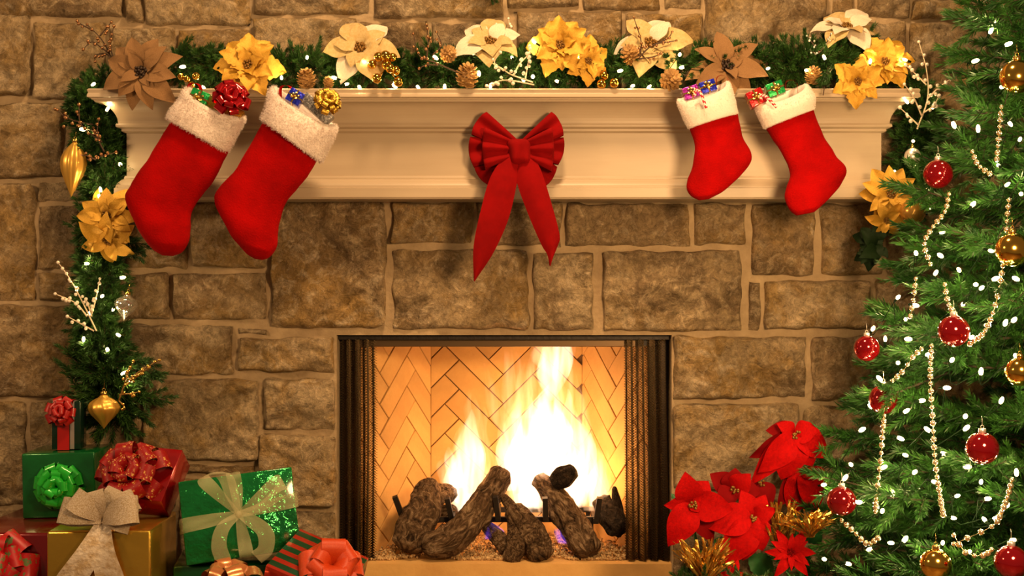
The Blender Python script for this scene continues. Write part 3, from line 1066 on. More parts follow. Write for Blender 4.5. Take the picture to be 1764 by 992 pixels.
def garland(label, path, radii, per_m, name='garland', group=None, extra=(), ymax=-0.03, ymin=-9, proto=GAR_PROTO, zmin=-9):
    """path of world points; sprigs all round it"""
    L = sum((path[i + 1] - path[i]).length for i in range(len(path) - 1))
    n = int(L * 40) + 2
    pts = catmull(path, n)
    rr = lerp_list(radii, n)
    t = empty(name, pts[n // 2], label, 'garland', group)
    stem = MB().tube(pts, 0.004, 5)
    out = []
    for _ in range(int(L * per_m)):
        i = int(NR.integers(1, n - 1))
        tg = (pts[i + 1] - pts[i - 1]).normalized()
        d = rnd()
        d = (d - tg * d.dot(tg)).normalized()
        dirv = d * 0.8 + tg * NR.normal() * 0.6
        s = rr[i] / 0.085
        start = pts[i] + d * rr[i] * 0.15
        tipq = start + dirv.normalized() * 0.09 * s
        if tipq.y > ymax:
            dirv.y -= 1.1
        if tipq.z < zmin:
            dirv.z = abs(dirv.z) * 0.6
        out.append(place_sprig(proto, start, dirv, s))
        stem.tube([start, start + dirv.normalized() * 0.06 * s], 0.0014, 3, caps=False)
    for (a, b, s) in extra:
        a, b = V(a), V(b)
        d = b - a
        k = max(2, int(d.length / 0.018))
        stem.tube([a, b], 0.0016, 4)
        for q in range(k):
            f = q / k
            dd = d.normalized() + rnd() * 0.28
            out.append(place_sprig(proto, a + d * f * 0.85, dd, s))
    stem.build('stem', MT['stem'], t)
    arr = np.concatenate(out)
    arr[:, :, 1] = np.minimum(arr[:, :, 1], ymax + 0.004 * NR.random(arr.shape[:2]))
    if zmin > -5:
        arr[:, :, 2] = np.maximum(arr[:, :, 2], zmin)
    nd = quads('needles', arr, MT['needle'], t, t.location[:])
    tag(nd, kind='stuff')
    return t


SH_Z = zt                              # the top of the mantel shelf
mp = [P(290, 112, -0.10), P(400, 118, -0.11), P(560, 122, -0.11), P(700, 120, -0.12), P(860, 122, -0.12), P(1010, 118, -0.12), P(1150, 118, -0.12), P(1300, 112, -0.11), P(1450, 108, -0.11), P(1555, 118, -0.10)]
ex = [(P(300, 110, -.12), P(325, 76, -.13), 0.8), (P(330, 100, -.13), P(358, 88, -.15), 0.8), (P(500, 120, -.12), P(505, 84, -.13), 0.8), (P(530, 110, -.13), P(560, 84, -.13), .7), (P(745, 110, -.12), P(742, 76, -.13), 0.8), (P(1060, 110, -.12), P(1068, 76, -.13), .8),
      (P(1310, 105, -.12), P(1268, 76, -.14), .8), (P(1380, 110, -.13), P(1340, 76, -.14), .8), (P(1390, 100, -.12), P(1384, 62, -.13), .7), (P(1440, 100, -.12), P(1505, 62, -.13), .8), (P(1455, 100, -.12), P(1525, 78, -.14), .7),
      (P(1425, 120, -.20), P(1418, 164, -.25), .75), (P(1440, 110, -.18), P(1408, 150, -.24), .7), (P(1200, 115, -.12), P(1215, 82, -.13), .7)]
garland('pine garland laid along the top of the mantel shelf', mp, [0.055, 0.07, 0.068, 0.07, 0.075, 0.075, 0.072, 0.075, 0.08, 0.05], 620, ymax=-0.05, extra=ex, zmin=SH_Z + 0.002)

lp = [P(205, 142, -0.12), P(168, 150, -0.09), P(150, 190, -0.09), P(168, 235, -0.09), P(188, 285, -0.09), P(175, 340, -0.09), P(170, 420, -0.09), P(178, 480, -0.09), P(168, 545, -0.09), P(182, 605, -0.09), P(188, 665, -0.10), P(205, 735, -0.10)]
ex = [(P(150, 640, -.10), P(118, 610, -.12), .9), (P(160, 665, -.10), P(112, 635, -.12), .9), (P(165, 690, -.10), P(120, 665, -.12), .9), (P(210, 620, -.10), P(258, 622, -.12), .9), (P(200, 650, -.10), P(272, 640, -.12), .9), (P(205, 680, -.10), P(285, 688, -.12), .9),
      (P(200, 690, -.10), P(250, 722, -.12), .9), (P(195, 700, -.10), P(225, 755, -.12), .9), (P(160, 640, -.10), P(140, 592, -.12), .9), (P(185, 700, -.10), P(165, 745, -.1), .8), (P(185, 430, -.1), P(236, 438, -.12), .9), (P(185, 410, -.1), P(245, 420, -.12), .9), (P(165, 400, -.1), P(132, 395, -.12), .8),
      (P(165, 560, -.1), P(128, 570, -.12), .8), (P(190, 600, -.1), P(222, 585, -.12), .8), (P(230, 625, -.1), P(262, 655, -.12), .9), (P(225, 660, -.1), P(250, 690, -.12), .9), (P(160, 195, -.1), P(130, 235, -.12), .8)]
garland('pine garland hanging down the stone wall beside the mantel above the gifts', lp, [0.05, 0.062, 0.068, 0.082, 0.076, 0.074, 0.078, 0.084, 0.084, 0.09, 0.10, 0.085], 760, ymax=-0.045, extra=ex)

rp_ = [P(1562, 130, -0.12), P(1585, 180, -0.11), P(1580, 240, -0.10), P(1570, 300, -0.10), P(1560, 350, -0.10), P(1545, 400, -0.10)]
garland('pine garland hanging from the shelf corner next to the christmas tree', rp_, [0.05, 0.065, 0.078, 0.08, 0.07, 0.06], 680, ymax=-0.045)
garland('green pine sprig tip hanging down the stone above the mantel', [P(842, -70, -0.07), P(842, -30, -0.07), P(840, -8, -0.07)], [0.05, 0.05, 0.035], 330, name='pine_sprig', ymax=-0.045)

# ------------------------------------------------------------------ petals, leaves, flowers
PETALS = {}


def petal_mesh(kind, mm):
    key = (kind, mm)
    if key in PETALS:
        return PETALS[key]
    wr, peak, droop, fold, wav, serr = {
        'poinsettia': (0.27, 0.48, 0.32, 0.10, 0.02, 0), 'broad': (0.36, 0.52, 0.30, 0.06, 0.03, 0), 'maple': (0.34, 0.45, 0.18, 0.12, 0.04, 0.10),
        'narrow': (0.20, 0.45, 0.38, 0.10, 0.02, 0), 'bract': (0.33, 0.42, 0.40, 0.08, 0.025, 0.0), 'leaf': (0.30, 0.45, 0.3, 0.1, 0.02, 0.06)}[kind]
    nu, nv = 12, 6
    rows = []
    for i in range(nu + 1):
        u = i / nu
        x = u
        wv = wr * (math.sin(PI * min(1, u ** (math.log(0.5) / math.log(peak)))) ** 0.85) + 0.015 * (1 - u)
        if serr:
            wv *= 1 + serr * (1 if i % 2 else -1)
        r = []
        for j in range(nv + 1):
            v = 2 * j / nv - 1
            z = 0.10 * math.sin(PI * u * 0.9) - droop * u * u + fold * abs(v) * wv * 2.2 + wav * math.sin(u * 13 + v * 3) * abs(v)
            r.append((x, v * wv, z))
        rows.append(r)
    rows2 = [[(p[0], p[1], p[2] - 0.008) for p in r] for r in rows]
    m_ = MB().grid(rows)
    m_.grid([list(reversed(r)) for r in rows2])
    me = bpy.data.meshes.new('petal_' + kind)
    me.from_pydata(m_.v, [], m_.f)
    me.materials.append(MT[mm])
    me.polygons.foreach_set('use_smooth', [True] * len(me.polygons))
    PETALS[key] = me
    return me


def face_rot(normal, spin=0.0):
    """rotation that turns local +Z towards the given direction"""
    q = V(normal).normalized().to_track_quat('Z', 'Y')
    return (q.to_matrix() @ Matrix.Rotation(spin, 3, 'Z'))


def flower(label, px, py, y, rpx, normal, layers, pm, center, name='poinsettia', cat='flower', group=None, spin=0.0, seed=0, cr=0.16, kind='poinsettia', petal_name='petal'):
    rs = random.Random(seed + int(px * 7 + py))
    c = P(px, py, y)
    R = M(rpx, y)
    t = empty(name, c, label, cat, group)
    t.rotation_euler = face_rot(normal, spin).to_euler()
    for (n, ln, pitch, off) in layers:
        for k in range(n):
            a = 2 * PI * (k + off) / n + rs.uniform(-0.14, 0.14)
            s = R * ln * rs.uniform(0.88, 1.08)
            pmm = rs.choice(pm) if isinstance(pm, (list, tuple)) else pm
            me = petal_mesh(kind, pmm)
            m4 = Matrix.Rotation(a, 4, 'Z') @ Matrix.Translation((R * 0.05, 0, R * 0.02 * ln)) @ Matrix.Rotation(-pitch + rs.uniform(-0.16, 0.16), 4, 'Y') @ Matrix.Rotation(rs.uniform(-0.25, 0.25), 4, 'X') @ Matrix.Diagonal((s, s * rs.uniform(0.9, 1.1), s, 1))
            obj_from(petal_name, me, t, m4)
    m_ = MB()
    for k in range(16):
        a = k * 2.4
        r = R * cr * math.sqrt(k / 16)
        m_.ball((r * math.cos(a), r * math.sin(a), R * (0.10 + 0.05 * rs.random())), R * 0.045, 6, 4)
    m_.build('stamens', MT[center], t, local=True)
    return t


LY3 = [(6, 1.0, 0.05, 0.0), (6, 0.85, 0.35, 0.5), (4, 0.5, 0.75, 0.2)]
LY2 = [(6, 1.0, 0.15, 0.0), (5, 0.72, 0.5, 0.5)]
F = (0, -1, 0)
flower('large brown burlap poinsettia with dark beaded centre at the shelf end above the hanging garland', 246, 125, -0.24, 70, (-0.12, -1, 0.1), LY3, 'burlap', 'burlap_dark', seed=1, spin=0.3)
flower('large brown burlap poinsettia standing behind the stockings at the tree end of the shelf', 1252, 118, -0.17, 74, (0.0, -1, 0.45), LY3, 'burlap', 'burlap_dark', seed=2, spin=0.1)
flower('gold fabric poinsettia on the shelf right above the two fluffy-cuffed stockings', 428, 115, -0.20, 62, (0.1, -1, 0.25), LY3, 'goldleaf', 'goldcenter', seed=3, kind='maple')
flower('bigger gold poinsettia on the shelf above the red bow', 966, 80, -0.20, 56, (-0.1, -1, 0.2), LY3, 'goldleaf', 'goldcenter', seed=4, kind='maple')
flower('smaller gold poinsettia tucked low at the side of the bigger one above the bow', 1012, 105, -0.19, 42, (0.3, -1, -0.1), LY2, 'goldleaf', 'goldcenter', seed=5, kind='maple', spin=0.5)
flower('cream and ivory poinsettia with brown seed centre beside the cluster of gold berries', 622, 85, -0.18, 64, (-0.1, -1, 0.5), LY2, ['cream', 'cream', 'ivory'], 'goldcenter', seed=6, kind='broad')
flower('pale cream poinsettia above the white beaded twig near the middle of the shelf', 845, 75, -0.17, 60, (0.0, -1, 0.75), LY2, ['cream', 'ivory'], 'goldcenter', seed=7, kind='broad', spin=0.4)
flower('large pale cream poinsettia with upright petals behind the brown berry twig', 1120, 78, -0.15, 66, (0.0, -1, 0.55), LY2, ['cream', 'cream', 'ivory'], 'goldcenter', seed=8, kind='broad', spin=0.2)
flower('ivory and cream poinsettia standing highest, over the shelf end near the tree', 1458, 50, -0.13, 56, (0.0, -0.8, 0.8), LY2, ['cream', 'ivory'], 'goldcenter', seed=9, kind='broad', spin=0.9)
flower('gold maple-shaped poinsettia at the shelf corner beside the beaded twig', 1524, 108, -0.18, 50, (-0.1, -1, 0.2), LY3, 'goldleaf', 'goldcenter', seed=10, kind='maple')
flower('gold poinsettia drooping over the shelf edge under its larger neighbour near the corner', 1478, 140, -0.24, 44, (-0.2, -1, -0.1), LY2, 'goldleaf', 'goldcenter', seed=11, kind='maple', spin=0.4)
flower('gold poinsettia with layered petals halfway up the garland above the gifts', 186, 372, -0.18, 56, (0.0, -1, 0.05), LY3, 'goldleaf', 'goldcenter', seed=12)
flower('gold poinsettia with drooping petals just under the layered one on the hanging garland', 186, 412, -0.17, 48, (0.15, -1, -0.45), LY2, 'goldleaf', 'goldcenter', seed=13, spin=0.5)
flower('gold poinsettia on the garland beneath the mantel end touching the tree', 1535, 335, -0.26, 52, (-0.25, -1, 0.0), LY3, 'goldleaf', 'goldcenter', seed=14)
flower('smaller gold poinsettia hanging below another at the tree edge over dark leaves', 1528, 378, -0.26, 36, (-0.3, -1, -0.5), LY2, 'goldleaf', 'goldcenter', seed=15)

# dark holly-like pick beneath the right-hand gold flowers
pick = empty('leaf_pick', P(1508, 428, -0.24), 'pick of dark green broad leaves under the gold poinsettias at the tree edge', 'leaves')
for k in range(20):
    a = PI + (k - 9.5) * 0.21
    m4 = face_rot((-0.2, -1, 0.2)).to_4x4() @ Matrix.Translation((random.uniform(-.012, .012), random.uniform(-.02, .02), 0.004 * (k % 4))) @ Matrix.Rotation(a + random.uniform(-.2, .2), 4, 'Z') @ Matrix.Rotation(random.uniform(-.9, .4), 4, 'Y') @ Matrix.Scale(random.uniform(0.045, 0.085), 4)
    obj_from('leaf', petal_mesh('leaf', 'darkleaf'), pick, m4)

# ------------------------------------------------------------------ berries, twigs, cones


def berry_bunch(label, pts, rpx, y, mm='gold', name='berry_bunch', group=None):
    c = P(sum(p[0] for p in pts) / len(pts), sum(p[1] for p in pts) / len(pts), y)
    t = empty(name, c, label, 'berries', group)
    st = MB()
    for i, (x, yy) in enumerate(pts):
        q = P(x, yy, y - 0.012 * (i % 3))
        MB().ball(q, M(rpx, y) * random.uniform(0.92, 1.08), 14, 9).build('berry', MT[mm], t, loc=q)
        st.tube([c + V((0, 0.02, 0)), q + V((0, 0.006, 0))], 0.0016, 4)
    st.build('stems', MT['goldmatte'], t)


berry_bunch('bunch of nine glossy gold berries hanging in the garland under the cream poinsettia', [(641, 111), (652, 98), (664, 96), (676, 99), (666, 112), (649, 135), (682, 122), (686, 141), (672, 118)], 8.6, -0.22)
berry_bunch('three shiny gold berries sitting on the shelf below the smaller gold poinsettia', [(1041, 130), (1036, 145), (1058, 143)], 8.6, -0.19)
berry_bunch('four small gold berries peeking over the fluffy cuff near the burlap poinsettia', [(312, 132), (322, 136), (338, 131), (330, 146)], 6.5, -0.20)


def spray(label, stems, y, mb_, ms, br, name='beaded_twig', rs=1.3, group=None, per=26):
    """stems: list of (pixel polyline, berry count)"""
    base = P(*stems[0][0][0], y)
    t = empty(name, base, label, 'twig', group)
    st, be = MB(), MB()
    for k, (pl, nb) in enumerate(stems):
        pts = catmull([P(x, yy, y + (-0.018 * i / max(1, len(pl) - 1)) * (1 if k % 2 else -0.4)) for i, (x, yy) in enumerate(pl)], 14)
        st.tube(pts, [M(rs, y) * (1.15 - 0.6 * i / 13) for i in range(14)], 5)
        for b in range(nb):
            f = 0.3 + 0.7 * (b + 0.5) / nb
            i = min(13, int(f * 13))
            q = pts[i] + V((random.uniform(-1, 1), random.uniform(-.6, .2), random.uniform(-1, 1))) * M(br * 1.7, y)
            if b == nb - 1:
                q = pts[-1]
            be.ball(q, M(br, y) * random.uniform(0.85, 1.15), 8, 6)
            st.tube([pts[i], q], M(0.6, y), 3, caps=False)
    st.build('stem', MT[ms], t)
    tag(be.build('beads', MT[mb_], t), kind='stuff')


spray('brown berry twig rising above the brown burlap poinsettia at the shelf end', [([(198, 115), (178, 72), (150, 42)], 5), ([(188, 92), (172, 80), (158, 72), (143, 85)], 6), ([(172, 62), (182, 50), (192, 38)], 5), ([(196, 105), (190, 75), (196, 45)], 6), ([(192, 100), (180, 92), (164, 96), (164, 106)], 5), ([(160, 52), (140, 42), (133, 36)], 3)], -0.10, 'brownbead', 'stem', 3.0)
spray('brown berry twig pointing sideways off the top of the hanging garland', [([(160, 215), (120, 205), (95, 188)], 7), ([(175, 245), (140, 215), (136, 180)], 7), ([(175, 245), (160, 225), (110, 218)], 6)], -0.17, 'brownbead', 'stem', 3.0)
spray('brown berry twig lying across the hanging garland under the gold teardrop ornament cap', [([(150, 275), (165, 272), (200, 262)], 8), ([(180, 262), (168, 235), (170, 205)], 7), ([(165, 275), (148, 268), (130, 270)], 5)], -0.18, 'brownbead', 'stem', 3.0)
spray('brown beaded twig with three upright tips in the garland beside the pine cone', [([(790, 125), (750, 108), (722, 95), (712, 58)], 9), ([(735, 100), (738, 70), (735, 42)], 7), ([(745, 95), (760, 78), (752, 55)], 5), ([(755, 112), (735, 112), (722, 118)], 3)], -0.23, 'brownbead', 'stem', 2.8)
spray('brown beaded twig in front of the large pale cream poinsettia', [([(1098, 102), (1105, 75), (1092, 30)], 8), ([(1098, 102), (1125, 78), (1165, 70)], 8), ([(1125, 78), (1150, 66), (1158, 55)], 4), ([(1098, 102), (1125, 98), (1140, 92)], 4)], -0.20, 'brownbead', 'stem', 2.6)
spray('white beaded twig curling in the garland near the middle of the shelf', [([(918, 142), (880, 128), (860, 115), (815, 92)], 7), ([(868, 122), (852, 108), (862, 90)], 3), ([(885, 130), (895, 110), (912, 92), (912, 80)], 8), ([(905, 138), (908, 118), (912, 98)], 5), ([(920, 146), (870, 138), (838, 148)], 8)], -0.22, 'pearl', 'whitestem', 3.2)
spray('white pearl twig poking up behind the pale cream poinsettia by the bow', [([(885, 90), (880, 60), (876, 32)], 6), ([(884, 80), (862, 60), (855, 42)], 3)], -0.13, 'pearl', 'whitestem', 2.8)
spray('white beaded twig branching widely in front of the wall at the shelf corner', [([(1580, 222), (1598, 170), (1596, 120), (1583, 72)], 8), ([(1598, 170), (1618, 150), (1638, 136)], 6), ([(1596, 146), (1580, 130), (1560, 112)], 6), ([(1588, 200), (1575, 170), (1558, 145)], 6), ([(1582, 215), (1568, 202), (1550, 185)], 5), ([(1590, 195), (1608, 182), (1618, 165)], 5)], -0.22, 'pearl', 'whitestem', 3.3)
spray('white pearl twig fanning out sideways from the middle of the hanging garland', [([(166, 570), (142, 520), (120, 480), (100, 452)], 9), ([(150, 545), (130, 522), (95, 506)], 9), ([(158, 540), (165, 515), (172, 480)], 8), ([(162, 570), (140, 558), (116, 545)], 5), ([(158, 545), (152, 525), (148, 515)], 5)], -0.19, 'pearl', 'whitestem', 3.0)
spray('gold beaded twig in the flared lower end of the hanging garland', [([(205, 690), (218, 650), (230, 622)], 9), ([(215, 660), (240, 640), (275, 620)], 10), ([(205, 680), (225, 678), (240, 675)], 6), ([(205, 690), (214, 700), (214, 702)], 4), ([(215, 665), (232, 652), (258, 632)], 8)], -0.20, 'goldmatte', 'goldcenter', 2.8)
spray('silvery seed twig among the pine tips left of the ivory poinsettia', [([(1412, 90), (1400, 75), (1390, 62)], 7), ([(1412, 90), (1425, 72), (1432, 58)], 7), ([(1412, 90), (1405, 92), (1388, 85)], 6)], -0.17, 'silver', 'stem', 2.0)


def pine_cone(label, px, py, rpx, y, axis=(0, -0.3, 1)):
    c = P(px, py, y)
    R = M(rpx, y)
    t = empty('pine_cone', c, label, 'pine cone')
    rot = V(axis).normalized().to_track_quat('Z', 'Y').to_matrix()
    core = MB().ball((0, 0, 0), R * 0.55, 8, 6, sx=(1, 1, 1.5))
    core.xf(rot.to_4x4()).build('core', MT['cone'], t, local=True)
    m_ = MB()
    nsc = 54
    for k in range(nsc):
        f = k / (nsc - 1)
        a = k * 2.39996
        zc = R * (-0.9 + 1.9 * f)
        rr = R * (0.35 + 0.75 * math.sin(PI * (0.16 + 0.78 * f)) ** 0.9)
        w_ = R * 0.22
        pit = 0.1 + 0.9 * f
        loc = []
        for (u, v, h) in ((0.15, -0.5, 0), (0.15, 0.5, 0), (0.75, 0.95, 0.0), (1.0, 0.45, 0.10), (1.0, -0.45, 0.10), (0.75, -0.95, 0.0)):
            x = rr * u
            z = zc + math.tan(pit * 0.7) * rr * u * 0.45 + h * R
            loc.append((x, v * w_, z))
        th = [(p[0] * 0.98, p[1] * 0.9, p[2] - R * 0.075) for p in loc]
        ro = Matrix.Rotation(a, 3, 'Z')
        m_.add([rot @ (ro @ V(p)) for p in loc + th], [(0, 1, 2, 3), (0, 3, 4, 5), (6, 9, 8, 7), (6, 11, 10, 9)] + [(i, i + 6, (i + 1) % 6 + 6, (i + 1) % 6) for i in range(6)])
    m_.build('scales', MT['cone'], t, local=True, smooth=False)


pine_cone('gilded pine cone standing upright on the shelf above the stocking with silver gift', 528, 138, 16, -0.20)
pine_cone('gilded pine cone standing on the shelf edge between gold berries and white twig', 805, 133, 19, -0.21, (0.15, -0.5, 1))
pine_cone('amber lit pine cone lying higher in the garland behind the brown twig', 772, 94, 14, -0.19, (0.3, -1, 0.3))
pine_cone('wide open gilded pine cone resting by the purple gift stocking', 1155, 139, 18, -0.21, (0.1, -1, 0.3))
pine_cone('flat pine cone lying under the large pale cream poinsettia', 1086, 96, 16, -0.19, (-0.2, -1, 0.5))
pine_cone('amber pine cone behind the cuff of the stocking closest to the tree', 1401, 132, 14, -0.20, (0.0, -0.4, 1))
pine_cone('small amber pine cone low in the garland next to the gold bow', 566, 143, 9, -0.20, (0.0, -0.5, 1))

# ------------------------------------------------------------------ ornaments


def ball_ornament(label, px, py, rpx, y, mm, group=None, cap='silver', prof=None, twist=None, name='bauble', tilt=(0, 0, 0), squash=1.0):
    c = P(px, py, y)
    R = M(rpx, y)
    t = empty(name, c, label, 'ornament', group, rot=tilt)
    if prof is None:
        prof = [(max(1e-4, math.sin(a)) * R, -math.cos(a) * R * squash) for a in [PI * i / 18 for i in range(19)]]
        top = R * squash
    else:
        top = prof[-1][1] * R
        prof = [(r * R, z * R) for r, z in prof]
    MB().lathe(prof, 36 if twist else 28, twist=twist).build('body', MT[mm], t, local=True)
    MB().lathe([(1e-4, top + R * .22), (R * .20, top + R * .22), (R * .23, top + R * .18), (R * .23, top - R * .06), (R * .2, top - R * .08)], 14).build('cap', MT[cap], t, local=True)
    ring = [(R * .10 * math.cos(a), 0, top + R * .32 + R * .10 * math.sin(a)) for a in [2 * PI * i / 12 for i in range(13)]]
    MB().tube(ring, R * .022, 4).tube([(0, 0, top + R * .42), (R * .02, R * .05, top + R * .75), (0, R * .1, top + R * .95)], R * .018, 4).build('hook', MT[cap], t, local=True)
    return t


TEAR = [(0.01, -2.35), (0.17, -2.0), (0.42, -1.45), (0.68, -0.85), (0.90, -0.25), (1.0, 0.30), (0.97, 0.75), (0.82, 1.2), (0.58, 1.6), (0.34, 1.92), (0.17, 2.12), (0.12, 2.2)]
ONION = [(0.01, -1.25), (0.10, -1.12), (0.42, -0.72), (0.80, -0.30), (0.98, 0.02), (1.0, 0.22), (0.86, 0.50), (0.60, 0.70), (0.34, 0.84), (0.22, 0.98), (0.2, 1.02)]


def smooth_prof(p, n=26):
    return [(max(1e-4, q.x), q.y) for q in catmull([(a, b, 0) for a, b in p], n)]


ball_ornament('long ribbed gold teardrop ornament hanging beside the top of the garland', 126, 290, 21, -0.16, 'satin', cap='goldmatte', prof=smooth_prof(TEAR), twist=(0.07, 11, 0), name='teardrop_ornament', tilt=(0, 0.07, 0))
ball_ornament('gold onion-shaped ornament with swirling ribs hanging above the red tilted gift', 179, 706, 26, -0.20, 'satin', cap='goldmatte', prof=smooth_prof(ONION), twist=(0.06, 9, 60), name='onion_ornament')
ball_ornament('clear glass onion-shaped ornament hanging in front of the ochre stone', 217, 527, 20, -0.15, 'glass', cap='goldmatte', prof=smooth_prof(ONION), name='glass_ornament', tilt=(0, 0.15, 0))
EGG = [(0.01, -1.35), (0.30, -1.2), (0.72, -0.75), (0.98, -0.1), (1.0, 0.3), (0.85, 0.75), (0.55, 1.05), (0.25, 1.18), (0.15, 1.22)]
ball_ornament('silver egg-shaped ornament hanging under the white beaded twig', 1572, 272, 14, -0.20, 'silver', cap='goldmatte', prof=smooth_prof(EGG), name='egg_ornament')

# ------------------------------------------------------------------ strings of lights
bulb_me = None


def light_string(label, pts, group=None, power=0.05, sag=0.02, psz=0.006):
    global bulb_me
    t = empty('light_string', pts[0], label, 'lights', group)
    if bulb_me is None:
        m_ = MB().ball((0, 0, 0), 0.0050, 8, 6, sx=(1, 1, 1.9))
        bulb_me = bpy.data.meshes.new('bulb')
        bulb_me.from_pydata(m_.v, [], m_.f)
        bulb_me.materials.append(MT['bulb'])
        bulb_me.polygons.foreach_set('use_smooth', [True] * len(bulb_me.polygons))
    wire, sock = MB(), MB()
    for i, p in enumerate(pts):
        d = (rnd() + V((0, -0.6, 0.4))).normalized()
        m4 = Matrix.Translation(p - t.location) @ d.to_track_quat('Z', 'Y').to_matrix().to_4x4() @ Matrix.Scale(random.uniform(0.85, 1.15), 4)
        obj_from('bulb', bulb_me, t, m4)
        s0 = p - d * 0.020
        sock.tube([s0, p - d * 0.006], 0.0032, 6)
        l = bpy.data.lights.new('bulb_glow', 'POINT')
        l.energy = power * random.uniform(0.7, 1.3)
        l.color = (1, 0.70, 0.32)
        l.shadow_soft_size = psz
        lo = bpy.data.objects.new('bulb_glow', l)
        COL.objects.link(lo)
        lo.parent = t
        lo.location = p - t.location + d * 0.012
        if i:
            a = pts[i - 1]
            if (a - p).length < 0.5:
                mid = (a + p) / 2 + V((0, sag, -sag * 0.6))
                wire.tube(catmull([a + V((0, 0.012, 0)), mid, s0], 6), 0.0012, 3, caps=False)
    tag(sock.build('sockets', MT['wire'], t), kind='stuff')
    if wire.v:
        wire.build('wire', MT['wire'], t)
    return t


MB_PX = [(315, 115), (351, 151), (382, 113), (410, 148), (485, 134), (529, 99), (576, 134), (597, 145), (619, 150), (628, 110), (680, 148), (720, 150), (750, 99), (766, 150), (825, 127), (839, 92), (845, 148), (882, 99), (902, 138), (918, 132), (921, 73), (960, 140), (995, 99), (1068, 122), (1090, 148), (1118, 150), (1171, 94), (1175, 116), (1323, 118), (1389, 121), (1420, 99), (1445, 118), (1499, 106), (1559, 103)]
light_string('string of warm fairy lights threaded through the garland on the mantel shelf', [P(x, y, -0.205 if y < 140 else -0.2) for x, y in MB_PX], power=0.16)
LB_PX = [(161, 145), (168, 161), (185, 188), (142, 223), (207, 283), (173, 327), (171, 338), (157, 408), (149, 454), (211, 478), (132, 498), (176, 510), (195, 533), (154, 540), (204, 577), (144, 584), (185, 602), (212, 643), (225, 655)]
light_string('string of warm fairy lights wound down the garland above the gifts', [P(x, y, -0.175) for x, y in LB_PX], power=0.14)
RB_PX = [(1578, 160), (1562, 175), (1608, 183), (1573, 243), (1541, 297), (1598, 325), (1603, 357), (1588, 364)]
light_string('string of warm fairy lights in the garland under the shelf corner', [P(x, y, -0.2) for x, y in RB_PX], power=0.13)

# ------------------------------------------------------------------ stockings


